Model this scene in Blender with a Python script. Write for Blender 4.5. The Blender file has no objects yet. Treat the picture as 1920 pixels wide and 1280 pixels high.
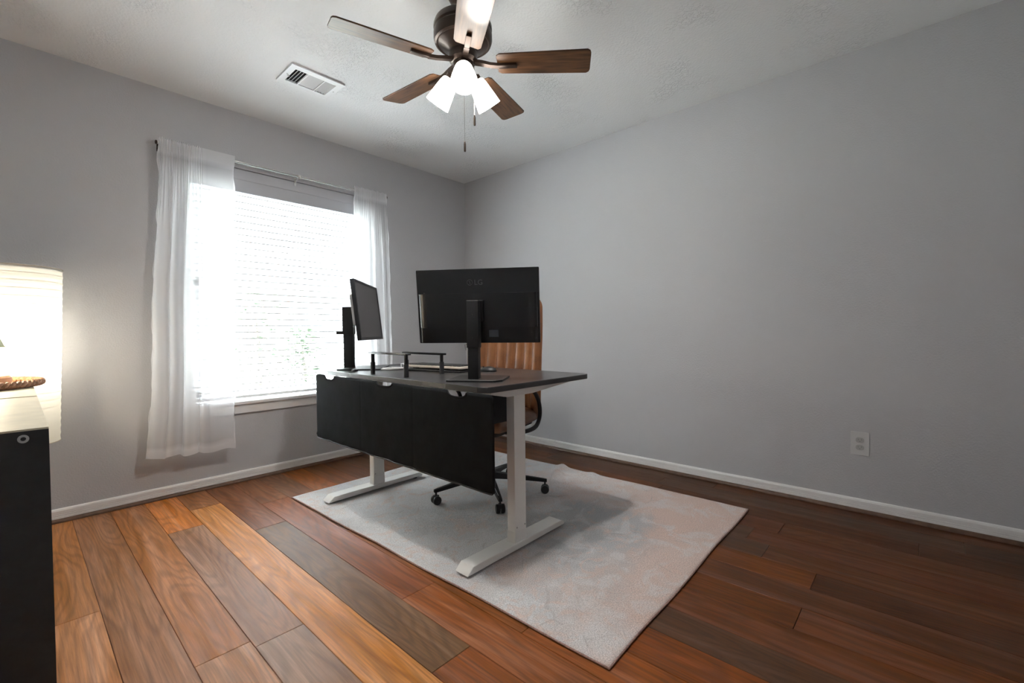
import bpy, bmesh, math, random
from mathutils import Vector, Matrix
random.seed(7)
PI = math.pi
scene = bpy.context.scene
COL = scene.collection

# ------------------------------------------------------------------ camera
F_PX, YAW, PITCH, ROLL = 847.4, 0.73785, -0.02122, -0.00961
CAM = Vector((-3.0133, -3.3562, 0.9757))
fw = Vector((math.cos(PITCH)*math.cos(YAW), math.cos(PITCH)*math.sin(YAW), math.sin(PITCH)))
r0 = Vector((math.sin(YAW), -math.cos(YAW), 0)); u0 = r0.cross(fw)
rr = math.cos(ROLL)*r0 + math.sin(ROLL)*u0
uu = -math.sin(ROLL)*r0 + math.cos(ROLL)*u0
cd = bpy.data.cameras.new('camera'); cam = bpy.data.objects.new('camera', cd); COL.objects.link(cam)
M = Matrix((rr, uu, -fw)).transposed().to_4x4(); M.translation = CAM
cam.matrix_world = M
cd.sensor_width = 36; cd.lens = F_PX*36/1920; cd.clip_start = 0.02
scene.camera = cam

# ------------------------------------------------------------------ world, exposure
w = bpy.data.worlds.new('world'); scene.world = w; w.use_nodes = True
bg = w.node_tree.nodes['Background']
bg.inputs[0].default_value = (0.84, 0.92, 1.0, 1); bg.inputs[1].default_value = 1.8
vs = scene.view_settings
vs.view_transform = 'Standard'; vs.look = 'None'; vs.gamma = 1; vs.use_curve_mapping = False
vs.exposure = 1.12
FAN_WATT = 13.5
FAN_GLOW = 6.0        # frosted fan shades
PAPER_WATT = 2.3      # bulb in the paper floor lamp
TABLE_WATT = 5.0       # bulb in the table lamp
sd_ = bpy.data.lights.new('sun', 'SUN'); sd_.energy = 98.0; sd_.angle = math.radians(12); sd_.color = (.95, .975, 1)
so_ = bpy.data.objects.new('sun', sd_); COL.objects.link(so_)
so_.rotation_euler = Vector((.12, -.50, -.86)).to_track_quat('-Z', 'Y').to_euler(); so_.location = (0, 4, 8)
# daylight through the window opening is sampled from the sky by this portal
la = bpy.data.lights.new('window_portal', 'AREA'); la.shape = 'RECTANGLE'; la.size = 1.2; la.size_y = 1.56
la.cycles.is_portal = True
lo = bpy.data.objects.new('window_portal', la); COL.objects.link(lo)
lo.location = (-1.63, 0.17, 1.3); lo.rotation_euler = (-PI/2, 0, 0)

# ------------------------------------------------------------------ helpers
def mesh(name, vs_, fs, mat=None, parent=None, loc=None, smooth=False, mats=None, fmat=None):
    me = bpy.data.meshes.new(name); me.from_pydata([tuple(v) for v in vs_], [], fs)
    bm = bmesh.new(); bm.from_mesh(me); bmesh.ops.recalc_face_normals(bm, faces=bm.faces); bm.to_mesh(me); bm.free()
    o = bpy.data.objects.new(name, me); COL.objects.link(o)
    if mats:
        for m in mats: me.materials.append(m)
        for p, k in zip(me.polygons, fmat): p.material_index = k
    elif mat: me.materials.append(mat)
    if smooth:
        me.polygons.foreach_set('use_smooth', [True]*len(me.polygons))
    if parent: o.parent = parent
    if loc: o.location = loc
    return o
def mark(o, label=None, cat=None, group=None, kind=None):
    if label: o['label'] = label
    if cat: o['category'] = cat
    if group: o['group'] = group
    if kind: o['kind'] = kind
    return o
def empty(name, loc, rz=0, label=None, cat=None, group=None, kind=None):
    o = bpy.data.objects.new(name, None); COL.objects.link(o)
    o.location = loc; o.rotation_euler = (0, 0, rz); o.empty_display_size = .05
    return mark(o, label, cat, group, kind)
class G:
    """collects shapes for ONE mesh object"""
    def __init__(s): s.v = []; s.f = []; s.m = []; s.k = 0
    def add(s, vs_, fs):
        b = len(s.v); s.v += [Vector(v) for v in vs_]
        s.f += [tuple(b+i for i in f) for f in fs]; s.m += [s.k]*len(fs); return s
    def box(s, a, b, bev=0, T=None):
        bm = bmesh.new(); bmesh.ops.create_cube(bm, size=1)
        a = Vector(a); b = Vector(b); c = (a+b)/2; d = b-a
        for v in bm.verts: v.co = Vector((v.co.x*d.x, v.co.y*d.y, v.co.z*d.z))+c
        if bev: bmesh.ops.bevel(bm, geom=list(bm.edges), offset=bev, segments=2, affect='EDGES', profile=.6)
        return s.bm(bm, T)
    def bm(s, bm, T=None):
        bm.verts.index_update()
        vs_ = [(T @ v.co) if T else v.co.copy() for v in bm.verts]
        s.add(vs_, [tuple(v.index for v in f.verts) for f in bm.faces]); bm.free(); return s
    def tube(s, pts, r, n=10, cap=True, closed=False, ry=None):
        pts = [Vector(p) for p in pts]; N = len(pts)
        rs = r if isinstance(r, (list, tuple)) else [r]*N
        up = None; V = []; 
        for i, p in enumerate(pts):
            if closed: t = (pts[(i+1) % N]-pts[i-1]).normalized()
            else: t = (pts[min(i+1, N-1)]-pts[max(i-1, 0)]).normalized()
            if up is None:
                up = Vector((0, 0, 1)) if abs(t.z) < .9 else Vector((1, 0, 0))
            a = (up - up.dot(t)*t).normalized(); b = t.cross(a); up = a
            k = (ry/ rs[i]) if ry else 1
            for j in range(n):
                th = 2*PI*j/n
                V.append(p + a*rs[i]*math.cos(th)*k + b*rs[i]*math.sin(th))
        Fs = []
        for i in range(N if closed else N-1):
            i2 = (i+1) % N
            for j in range(n):
                Fs.append((i*n+j, i*n+(j+1) % n, i2*n+(j+1) % n, i2*n+j))
        if cap and not closed:
            Fs.append(tuple(range(n-1, -1, -1))); Fs.append(tuple((N-1)*n+j for j in range(n)))
        return s.add(V, Fs)
    def lathe(s, prof, c=(0, 0, 0), n=28, T=None, cap=True, sq=0):
        """prof: (radius, z) list"""
        V = []; c = Vector(c)
        for r, z in prof:
            for j in range(n):
                th = 2*PI*j/n; v = Vector((r*math.cos(th), r*math.sin(th), z))
                V.append((T @ v if T else v)+c)
        Fs = []
        for i in range(len(prof)-1):
            for j in range(n): Fs.append((i*n+j, i*n+(j+1) % n, (i+1)*n+(j+1) % n, (i+1)*n+j))
        if cap:
            Fs.append(tuple(range(n-1, -1, -1))); Fs.append(tuple((len(prof)-1)*n+j for j in range(n)))
        return s.add(V, Fs)
    def prism(s, poly, z0, z1, T=None):
        n = len(poly)
        V = [Vector((x, y, z0)) for x, y in poly]+[Vector((x, y, z1)) for x, y in poly]
        if T: V = [T @ v for v in V]
        Fs = [tuple(range(n-1, -1, -1)), tuple(range(n, 2*n))]+[(i, (i+1) % n, n+(i+1) % n, n+i) for i in range(n)]
        return s.add(V, Fs)
    def build(s, name, mat, parent=None, loc=None, smooth=False, auto=None):
        if isinstance(mat, (list, tuple)): o = mesh(name, s.v, s.f, None, parent, loc, smooth, mats=mat, fmat=s.m)
        else: o = mesh(name, s.v, s.f, mat, parent, loc, smooth)
        if auto:
            me = o.data; me.polygons.foreach_set('use_smooth', [True]*len(me.polygons))
            me.set_sharp_from_angle(angle=math.radians(auto))
        return o
def box(name, a, b, mat, parent=None, bev=0, loc=None):
    return G().box(a, b, bev).build(name, mat, parent, loc, auto=30 if bev else None)
def rrect(w, h, r, n=5, cx=0, cy=0):
    P = []
    for sx, sy, a0 in ((1, 1, 0), (-1, 1, PI/2), (-1, -1, PI), (1, -1, 1.5*PI)):
        for k in range(n+1):
            a = a0+PI/2*k/n
            P.append((cx+sx*(w/2-r)+r*math.cos(a), cy+sy*(h/2-r)+r*math.sin(a)))
    return P
def T3(x, y, z, o=(0, 0, 0)):
    m = Matrix((Vector(x), Vector(y), Vector(z))).transposed().to_4x4(); m.translation = Vector(o); return m

# ------------------------------------------------------------------ materials
def newmat(name):
    m = bpy.data.materials.new(name); m.use_nodes = True
    nt = m.node_tree; return m, nt, nt.nodes['Principled BSDF'], nt.nodes, nt.links
def plain(name, col, rough=.5, metal=0, spec=.5, noise=0, scale=60, bump=0, coat=0, dist=.001):
    m, nt, b, N, L = newmat(name)
    b.inputs['Base Color'].default_value = (*col, 1); b.inputs['Roughness'].default_value = rough
    b.inputs['Metallic'].default_value = metal; b.inputs['Specular IOR Level'].default_value = spec
    b.inputs['Coat Weight'].default_value = coat
    tc = N.new('ShaderNodeTexCoord')
    no = N.new('ShaderNodeTexNoise'); no.inputs['Scale'].default_value = scale; no.inputs['Detail'].default_value = 4
    L.new(tc.outputs['Object'], no.inputs['Vector'])
    if noise:
        mx = N.new('ShaderNodeMix'); mx.data_type = 'RGBA'; mx.blend_type = 'MULTIPLY'; mx.inputs[0].default_value = 1
        mx.inputs[6].default_value = (*col, 1)
        mr = N.new('ShaderNodeMapRange'); mr.inputs[1].default_value = .3; mr.inputs[2].default_value = .7
        mr.inputs[3].default_value = 1-noise; mr.inputs[4].default_value = 1+noise
        L.new(no.outputs[0], mr.inputs[0]); L.new(mr.outputs[0], mx.inputs[7]); L.new(mx.outputs[2], b.inputs['Base Color'])
    if bump:
        bp = N.new('ShaderNodeBump'); bp.inputs['Strength'].default_value = bump; bp.inputs['Distance'].default_value = dist
        L.new(no.outputs[0], bp.inputs['Height']); L.new(bp.outputs[0], b.inputs['Normal'])
    return m
def wall_mat(name, col, kind):
    m, nt, b, N, L = newmat(name)
    b.inputs['Base Color'].default_value = (*col, 1); b.inputs['Roughness'].default_value = .85
    b.inputs['Specular IOR Level'].default_value = .25
    tc = N.new('ShaderNodeTexCoord')
    bp = N.new('ShaderNodeBump')
    if kind == 'wall':      # orange peel
        n1 = N.new('ShaderNodeTexNoise'); n1.inputs['Scale'].default_value = 120; n1.inputs['Detail'].default_value = 3
        L.new(tc.outputs['Object'], n1.inputs['Vector'])
        bp.inputs['Strength'].default_value = .6; bp.inputs['Distance'].default_value = .0026
        L.new(n1.outputs[0], bp.inputs['Height'])
    else:                   # knockdown splatter
        n0 = N.new('ShaderNodeTexNoise'); n0.inputs['Scale'].default_value = 2.2; n0.inputs['Detail'].default_value = 2
        n1 = N.new('ShaderNodeTexNoise'); n1.inputs['Scale'].default_value = 55; n1.inputs['Detail'].default_value = 5; n1.inputs['Distortion'].default_value = .8
        n2 = N.new('ShaderNodeTexVoronoi'); n2.inputs['Scale'].default_value = 30; n2.feature = 'DISTANCE_TO_EDGE'
        for n in (n0, n1, n2): L.new(tc.outputs['Object'], n.inputs['Vector'])
        r1 = N.new('ShaderNodeValToRGB'); r1.color_ramp.elements[0].position = .44; r1.color_ramp.elements[1].position = .56
        L.new(n1.outputs[0], r1.inputs[0])
        r0_ = N.new('ShaderNodeValToRGB'); r0_.color_ramp.elements[0].position = .52; r0_.color_ramp.elements[1].position = .66
        L.new(n0.outputs[0], r0_.inputs[0])
        n3 = N.new('ShaderNodeTexNoise'); n3.inputs['Scale'].default_value = 95; n3.inputs['Detail'].default_value = 2
        L.new(tc.outputs['Object'], n3.inputs['Vector'])
        mm = N.new('ShaderNodeMath'); mm.operation = 'MULTIPLY'; L.new(r1.outputs[0], mm.inputs[0]); L.new(r0_.outputs[0], mm.inputs[1])
        m2 = N.new('ShaderNodeMath'); m2.operation = 'MULTIPLY_ADD'; L.new(n3.outputs[0], m2.inputs[0]); m2.inputs[1].default_value = .55; L.new(mm.outputs[0], m2.inputs[2])
        bp.inputs['Strength'].default_value = .85; bp.inputs['Distance'].default_value = .0042
        L.new(m2.outputs[0], bp.inputs['Height'])
    L.new(bp.outputs[0], b.inputs['Normal'])
    return m
MW = wall_mat('grey_wall_paint', (.525, .526, .548), 'wall')
MC = wall_mat('ceiling_paint', (.86, .87, .88), 'ceiling')
def plank_mat():
    m, nt, b, N, L = newmat('plank_wood')
    oi = N.new('ShaderNodeObjectInfo'); geo = N.new('ShaderNodeNewGeometry')
    sep = N.new('ShaderNodeSeparateXYZ'); L.new(geo.outputs['Position'], sep.inputs[0])
    mul = N.new('ShaderNodeMath'); mul.operation = 'MULTIPLY'; mul.inputs[1].default_value = 37; L.new(oi.outputs['Alpha'], mul.inputs[0])
    def vec(sx, sy):
        a = N.new('ShaderNodeMath'); a.operation = 'MULTIPLY'; a.inputs[1].default_value = sx; L.new(sep.outputs[0], a.inputs[0])
        c = N.new('ShaderNodeMath'); c.operation = 'MULTIPLY'; c.inputs[1].default_value = sy; L.new(sep.outputs[1], c.inputs[0])
        v = N.new('ShaderNodeCombineXYZ'); L.new(a.outputs[0], v.inputs[0]); L.new(c.outputs[0], v.inputs[1]); L.new(mul.outputs[0], v.inputs[2]); return v
    v1 = vec(16, 1.1); v2 = vec(170, 5); v3 = vec(7, .9)
    fine = N.new('ShaderNodeTexNoise'); fine.inputs['Scale'].default_value = 1; fine.inputs['Detail'].default_value = 5; fine.inputs['Roughness'].default_value = .65
    L.new(v2.outputs[0], fine.inputs['Vector'])
    med = N.new('ShaderNodeTexNoise'); med.inputs['Scale'].default_value = 1; med.inputs['Detail'].default_value = 4; med.inputs['Distortion'].default_value = .9
    L.new(v1.outputs[0], med.inputs['Vector'])
    # cathedral rings from a distorted field
    rg = N.new('ShaderNodeMath'); rg.operation = 'MULTIPLY'; rg.inputs[1].default_value = 26
    big = N.new('ShaderNodeTexNoise'); big.inputs['Scale'].default_value = 1; big.inputs['Detail'].default_value = 1.5; L.new(v3.outputs[0], big.inputs['Vector'])
    L.new(big.outputs[0], rg.inputs[0]); sn = N.new('ShaderNodeMath'); sn.operation = 'SINE'
    r2 = N.new('ShaderNodeMath'); r2.operation = 'MULTIPLY'; r2.inputs[1].default_value = 4.2; L.new(rg.outputs[0], r2.inputs[0]); L.new(r2.outputs[0], sn.inputs[0])
    def mr(src, a, b_, c, d):
        n = N.new('ShaderNodeMapRange'); L.new(src, n.inputs[0])
        for i, q in enumerate((a, b_, c, d)): n.inputs[i+1].default_value = q
        return n.outputs[0]
    f1 = mr(fine.outputs[0], .3, .7, .70, 1.26); f2 = mr(med.outputs[0], .3, .72, .70, 1.27); f3 = mr(sn.outputs[0], -1, .2, .80, 1.05)
    p1 = N.new('ShaderNodeMath'); p1.operation = 'MULTIPLY'; L.new(f1, p1.inputs[0]); L.new(f2, p1.inputs[1])
    p2 = N.new('ShaderNodeMath'); p2.operation = 'MULTIPLY'; L.new(p1.outputs[0], p2.inputs[0]); L.new(f3, p2.inputs[1])
    mx = N.new('ShaderNodeMix'); mx.data_type = 'RGBA'; mx.blend_type = 'MULTIPLY'; mx.inputs[0].default_value = 1
    L.new(oi.outputs['Color'], mx.inputs[6]); L.new(p2.outputs[0], mx.inputs[7])
    # slight hue drift toward red brown in the darker grain
    hs = N.new('ShaderNodeHueSaturation'); hs.inputs['Saturation'].default_value = 1.0
    L.new(mr(med.outputs[0], .3, .7, 1.25, .95), hs.inputs['Saturation']); L.new(mx.outputs[2], hs.inputs['Color'])
    L.new(hs.outputs[0], b.inputs['Base Color'])
    L.new(mr(fine.outputs[0], .2, .8, .42, .55), b.inputs['Roughness']); b.inputs['Specular IOR Level'].default_value = .28
    bp = N.new('ShaderNodeBump'); bp.inputs['Strength'].default_value = .2; bp.inputs['Distance'].default_value = .001
    L.new(fine.outputs[0], bp.inputs['Height']); L.new(bp.outputs[0], b.inputs['Normal'])
    return m
MP = plank_mat()
M_TRIM = plain('white_trim_paint', (.82, .81, .81), .45)
M_SHOE = plain('dark_shoe_wood', (.10, .05, .028), .5, noise=.3, scale=30)
M_GAP = plain('plank_gap', (.05, .025, .015), .8)
M_BLACK = plain('matte_black_metal', (.011, .011, .013), .5, spec=.35, noise=.1)
M_BLACKG = plain('gloss_black_plastic', (.01, .01, .012), .42)
M_MON = plain('monitor_shell', (.013, .014, .016), .27)
M_WHITE_METAL = plain('white_powder_coat', (.84, .83, .81), .38, bump=.04, scale=500)
M_DESK = plain('black_desktop_laminate', (.035, .033, .035), .30, noise=.12, scale=25, bump=.05)
M_CLOTH = plain('black_panel_cloth', (.010, .011, .012), .8, spec=.12, noise=.25, scale=18, bump=.15, dist=.003)
M_BRONZE = plain('oil_rubbed_bronze', (.055, .038, .030), .34, .75, noise=.3, scale=12)
M_STEEL = plain('brushed_nickel', (.68, .67, .65), .18, 1)
M_CHROME = plain('chrome', (.75, .75, .76), .12, 1)
M_PLATE = plain('outlet_plate_plastic', (.62, .62, .62), .4)
M_SOCK = plain('outlet_socket_plastic', (.42, .42, .42), .5)
M_DARK = plain('duct_shade', (.006, .006, .007), .9)
M_VENT = plain('vent_enamel', (.80, .81, .82), .4)
M_CAB = plain('charcoal_laminate', (.020, .023, .026), .5, noise=.15, scale=50)
M_CABTOP = plain('pale_laminate_top', (.72, .66, .52), .45, noise=.08, scale=20)
M_CAM = plain('grey_plastic_cap', (.5, .52, .54), .5)
M_WICK = plain('woven_rattan', (.28, .14, .075), .6, noise=.5, scale=90, bump=.4)
M_LWOOD = plain('turned_light_wood', (.42, .25, .15), .5, noise=.2, scale=30)
M_SCREEN = plain('screen_glass', (.055, .05, .055), .32, spec=.6)
M_SILVER = plain('silver_plastic', (.6, .63, .66), .35, .2)
M_KB = plain('keyboard_case', (.62, .55, .48), .45)
M_KEY = plain('dark_keycaps', (.03, .03, .033), .5)
M_CABLE = plain('white_cable', (.75, .75, .76), .45)
M_LABEL = plain('grey_rating_label', (.08, .10, .13), .4)
M_LOGO = plain('faint_grey_lettering', (.05, .052, .058), .3)
M_SLAT = plain('white_blind_slat', (.90, .905, .91), .45)
M_VINYL = plain('white_window_vinyl', (.80, .81, .82), .4)
M_SOFFIT = plain('reveal_paint', (.52, .52, .54), .8)
def leather():
    m, nt, b, N, L = newmat('tan_leather')
    tc = N.new('ShaderNodeTexCoord'); n = N.new('ShaderNodeTexNoise'); n.inputs['Scale'].default_value = 7; n.inputs['Detail'].default_value = 4
    v = N.new('ShaderNodeTexVoronoi'); v.inputs['Scale'].default_value = 260
    L.new(tc.outputs['Object'], n.inputs['Vector']); L.new(tc.outputs['Object'], v.inputs['Vector'])
    r = N.new('ShaderNodeValToRGB'); r.color_ramp.elements[0].color = (.13, .045, .014, 1); r.color_ramp.elements[1].color = (.26, .105, .038, 1)
    r.color_ramp.elements[0].position = .3; r.color_ramp.elements[1].position = .7
    L.new(n.outputs[0], r.inputs[0]); L.new(r.outputs[0], b.inputs['Base Color'])
    b.inputs['Roughness'].default_value = .34; b.inputs['Specular IOR Level'].default_value = .6
    bp = N.new('ShaderNodeBump'); bp.inputs['Strength'].default_value = .25; bp.inputs['Distance'].default_value = .0006
    L.new(v.outputs['Distance'], bp.inputs['Height']); L.new(bp.outputs[0], b.inputs['Normal'])
    return m
M_LEATHER = leather()
def blade_mat():
    m, nt, b, N, L = newmat('walnut_fan_blade')
    tc = N.new('ShaderNodeTexCoord'); mp = N.new('ShaderNodeMapping'); mp.inputs['Scale'].default_value = (3, 28, 8)
    n = N.new('ShaderNodeTexNoise'); n.inputs['Scale'].default_value = 2.5; n.inputs['Detail'].default_value = 5
    L.new(tc.outputs['Object'], mp.inputs[0]); L.new(mp.outputs[0], n.inputs['Vector'])
    r = N.new('ShaderNodeValToRGB'); r.color_ramp.elements[0].color = (.035, .016, .008, 1); r.color_ramp.elements[1].color = (.15, .070, .028, 1)
    r.color_ramp.elements[0].position = .3; r.color_ramp.elements[1].position = .72
    L.new(n.outputs[0], r.inputs[0]); L.new(r.outputs[0], b.inputs['Base Color'])
    b.inputs['Roughness'].default_value = .4; b.inputs['Specular IOR Level'].default_value = .45
    return m
M_BLADE = blade_mat()
def sheer():
    m = bpy.data.materials.new('sheer_white_voile'); m.use_nodes = True; nt = m.node_tree; N = nt.nodes; L = nt.links; N.clear()
    out = N.new('ShaderNodeOutputMaterial'); tr = N.new('ShaderNodeBsdfTransparent'); tl = N.new('ShaderNodeBsdfTranslucent'); df = N.new('ShaderNodeBsdfDiffuse')
    tr.inputs[0].default_value = (.97, .97, .98, 1)
    tl.inputs[0].default_value = (.93, .93, .95, 1); df.inputs[0].default_value = (.86, .86, .88, 1)
    m1 = N.new('ShaderNodeMixShader'); m1.inputs[0].default_value = .5; L.new(df.outputs[0], m1.inputs[1]); L.new(tl.outputs[0], m1.inputs[2])
    m2 = N.new('ShaderNodeMixShader'); L.new(m1.outputs[0], m2.inputs[2]); L.new(tr.outputs[0], m2.inputs[1])
    at = N.new('ShaderNodeAttribute'); at.attribute_name = 'weave'
    lw = N.new('ShaderNodeLayerWeight'); lw.inputs[0].default_value = .35
    ad = N.new('ShaderNodeMath'); ad.operation = 'MULTIPLY_ADD'; ad.use_clamp = True
    L.new(lw.outputs['Facing'], ad.inputs[0]); ad.inputs[1].default_value = .25; L.new(at.outputs['Fac'], ad.inputs[2])
    L.new(ad.outputs[0], m2.inputs[0]); L.new(m2.outputs[0], out.inputs[0])
    return m
M_SHEER = sheer()
def paper():
    m = bpy.data.materials.new('rice_paper'); m.use_nodes = True; nt = m.node_tree; N = nt.nodes; L = nt.links; N.clear()
    out = N.new('ShaderNodeOutputMaterial'); tl = N.new('ShaderNodeBsdfTranslucent'); df = N.new('ShaderNodeBsdfDiffuse')
    tl.inputs[0].default_value = (.95, .93, .83, 1); df.inputs[0].default_value = (.87, .86, .82, 1)
    m1 = N.new('ShaderNodeMixShader'); m1.inputs[0].default_value = .6; L.new(df.outputs[0], m1.inputs[1]); L.new(tl.outputs[0], m1.inputs[2])
    L.new(m1.outputs[0], out.inputs[0]); return m
M_PAPER = paper()
def glow(name, col, s, base=(.9, .9, .88)):
    m, nt, b, N, L = newmat(name); b.inputs['Base Color'].default_value = (*base, 1)
    b.inputs['Emission Color'].default_value = (*col, 1); b.inputs['Emission Strength'].default_value = s
    b.inputs['Roughness'].default_value = .3
    return m
M_GLASS_GLOW = glow('frosted_glass_lit', (1, .94, .86), FAN_GLOW)
M_BULB = glow('lit_bulb', (1, .93, .84), 40)
def pane():
    m = bpy.data.materials.new('window_glass'); m.use_nodes = True; nt = m.node_tree; N = nt.nodes; L = nt.links; N.clear()
    out = N.new('ShaderNodeOutputMaterial'); tr = N.new('ShaderNodeBsdfTransparent'); gl = N.new('ShaderNodeBsdfGlossy'); gl.inputs['Roughness'].default_value = .02
    tr.inputs[0].default_value = (.95, .97, .97, 1)
    mx = N.new('ShaderNodeMixShader'); mx.inputs[0].default_value = .06
    L.new(tr.outputs[0], mx.inputs[1]); L.new(gl.outputs[0], mx.inputs[2]); L.new(mx.outputs[0], out.inputs[0]); return m
M_PANE = pane()
def rug_mat():
    m, nt, b, N, L = newmat('faded_rug_pile')
    tc = N.new('ShaderNodeTexCoord')
    def noise(s, d=4, dist=0, off=0):
        mp = N.new('ShaderNodeMapping'); mp.inputs['Location'].default_value = (off, off*.7, 0); L.new(tc.outputs['Object'], mp.inputs[0])
        n = N.new('ShaderNodeTexNoise'); n.inputs['Scale'].default_value = s; n.inputs['Detail'].default_value = d; n.inputs['Distortion'].default_value = dist
        L.new(mp.outputs[0], n.inputs['Vector']); return n.outputs[0]
    def ramp(src, a, b_, inv=False):
        r = N.new('ShaderNodeValToRGB'); r.color_ramp.elements[0].position = a; r.color_ramp.elements[1].position = b_
        if inv: r.color_ramp.elements[0].color = (1, 1, 1, 1); r.color_ramp.elements[1].color = (0, 0, 0, 1)
        L.new(src, r.inputs[0]); return r.outputs[0]
    def math_(op, a, b_):
        n = N.new('ShaderNodeMath'); n.operation = op; n.use_clamp = True
        for i, q in enumerate((a, b_)):
            if isinstance(q, (int, float)): n.inputs[i].default_value = q
            else: L.new(q, n.inputs[i])
        return n.outputs[0]
    def mix(fac, a, b_):
        n = N.new('ShaderNodeMix'); n.data_type = 'RGBA'
        L.new(fac, n.inputs[0])
        for i, q in ((6, a), (7, b_)):
            if isinstance(q, tuple): n.inputs[i].default_value = (*q, 1)
            else: L.new(q, n.inputs[i])
        return n.outputs[2]
    def blob(cx, cy, rx, ry):
        mp = N.new('ShaderNodeMapping'); mp.vector_type = 'POINT'
        mp.inputs['Location'].default_value = (-cx/rx, -cy/ry, 0); mp.inputs['Scale'].default_value = (1/rx, 1/ry, 0)
        L.new(tc.outputs['Object'], mp.inputs[0]); d = N.new('ShaderNodeVectorMath'); d.operation = 'LENGTH'; L.new(mp.outputs[0], d.inputs[0])
        nn = noise(5, 4, .6, cx); a = N.new('ShaderNodeMath'); a.operation = 'MULTIPLY_ADD'; L.new(nn, a.inputs[0]); a.inputs[1].default_value = 1.1; L.new(d.outputs['Value'], a.inputs[2])
        return ramp(a.outputs[0], 1.0, 1.75, True) if False else math_('SUBTRACT', 1.0, ramp2(a.outputs[0]))
    def ramp2(src):
        n = N.new('ShaderNodeMapRange'); n.interpolation_type = 'SMOOTHSTEP'; L.new(src, n.inputs[0]); n.inputs[1].default_value = 1.15; n.inputs[2].default_value = 1.75; return n.outputs[0]
    cream, grey, pink, dark = (.67, .66, .67), (.45, .455, .47), (.66, .49, .43), (.34, .30, .29)
    c = mix(math_('MULTIPLY', ramp(noise(2.2, 3, .5, 3), .48, .62), .45), cream, grey)
    # dusky pink field toward one end, grey medallion beside it
    for bx, by, brx, bry, am, cc in ((.15, -.95, 1.0, .40, .75, pink), (.50, -.62, .5, .50, .6, pink), (.35, .0, .4, .3, .35, pink), (-.40, -.50, .30, .16, .6, pink), (-.03, -.50, .42, .34, 1.0, grey), (-.50, -.72, .26, .26, .5, grey), (-.1, .05, .6, .22, .5, grey)):
        c = mix(math_('MULTIPLY', blob(bx, by, brx, bry), am), c, cc)
    c = mix(math_('MULTIPLY', ramp(noise(9, 5, 1.2, 7), .55, .64), .35), c, pink)
    c = mix(math_('MULTIPLY', ramp(noise(7, 5, 1.0, 19), .50, .60), .5), c, cream)
    c = mix(math_('MULTIPLY', ramp(noise(13, 5, 1.5, 31), .56, .64), .45), c, pink)
    # worn outline strokes
    vo = N.new('ShaderNodeTexVoronoi'); vo.feature = 'DISTANCE_TO_EDGE'; vo.inputs['Scale'].default_value = 3.0
    no = N.new('ShaderNodeTexNoise'); no.inputs['Scale'].default_value = 3; L.new(tc.outputs['Object'], no.inputs['Vector'])
    va = N.new('ShaderNodeVectorMath'); va.operation = 'MULTIPLY_ADD'; L.new(no.outputs['Color'], va.inputs[0]); va.inputs[1].default_value = (.35, .35, 0); L.new(tc.outputs['Object'], va.inputs[2])
    L.new(va.outputs[0], vo.inputs['Vector'])
    line = ramp(vo.outputs['Distance'], .004, .011, True)
    c = mix(math_('MULTIPLY', math_('MULTIPLY', line, ramp(noise(6, 3, 0, 11), .5, .6)), .38), c, dark)
    # pile speckle
    sp = noise(230, 2); n = N.new('ShaderNodeMapRange'); L.new(sp, n.inputs[0]); n.inputs[1].default_value = .3; n.inputs[2].default_value = .7; n.inputs[3].default_value = .72; n.inputs[4].default_value = 1.25
    mm = N.new('ShaderNodeMix'); mm.data_type = 'RGBA'; mm.blend_type = 'MULTIPLY'; mm.inputs[0].default_value = 1; L.new(c, mm.inputs[6]); L.new(n.outputs[0], mm.inputs[7])
    L.new(mm.outputs[2], b.inputs['Base Color']); b.inputs['Roughness'].default_value = .95; b.inputs['Specular IOR Level'].default_value = .1
    b.inputs['Sheen Weight'].default_value = .15
    bp = N.new('ShaderNodeBump'); bp.inputs['Strength'].default_value = .6; bp.inputs['Distance'].default_value = .004; L.new(sp, bp.inputs['Height']); L.new(bp.outputs[0], b.inputs['Normal'])
    return m
M_RUG = rug_mat()
M_RUGEDGE = plain('rug_binding', (.36, .22, .19), .9, noise=.3, scale=150)
M_GRASS = plain('pale_lawn', (.17, .18, .155), .95, noise=.15, scale=3)
M_LEAF = plain('tree_leaf', (.16, .20, .15), .7, noise=.3, scale=5)
M_BARK = plain('tree_bark', (.22, .2, .18), .9, noise=.3, scale=20)
M_FENCE = plain('weathered_fence_board', (.30, .26, .22), .9, noise=.2, scale=8)

# ------------------------------------------------------------------ room shell
XL, YF, H = -3.43, -3.80, 2.44
WX0, WX1, WZ0, WZ1 = -2.270, -1.045, 0.535, 2.075    # window opening
REV = .115
S = 'structure'
g = G(); g.box((XL-.12, YF-.12, -.06), (.12, .12, -.0125)); floor = g.build('floor', M_GAP); mark(floor, kind=S)
g = G(); g.box((XL-.12, YF-.12, H), (.12, .25, H+.1)); mark(g.build('ceiling', MC), kind=S)
g = G()
g.box((XL, 0, -.0125), (WX0, .2, H)); g.box((WX1, 0, -.0125), (0, .2, H)); g.box((WX0, 0, -.0125), (WX1, .2, WZ0-.02)); g.box((WX0, 0, WZ1), (WX1, .2, H))
mark(g.build('wall_back', MW), kind=S)
mark(box('wall_right', (0, YF-.12, -.0125), (.12, .2, H), MW), kind=S)
mark(box('wall_left', (XL-.12, YF-.12, -.0125), (XL, .2, H), MW), kind=S)
mark(box('wall_front', (XL, YF-.12, -.0125), (0, YF, H), MW), kind=S)

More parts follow.
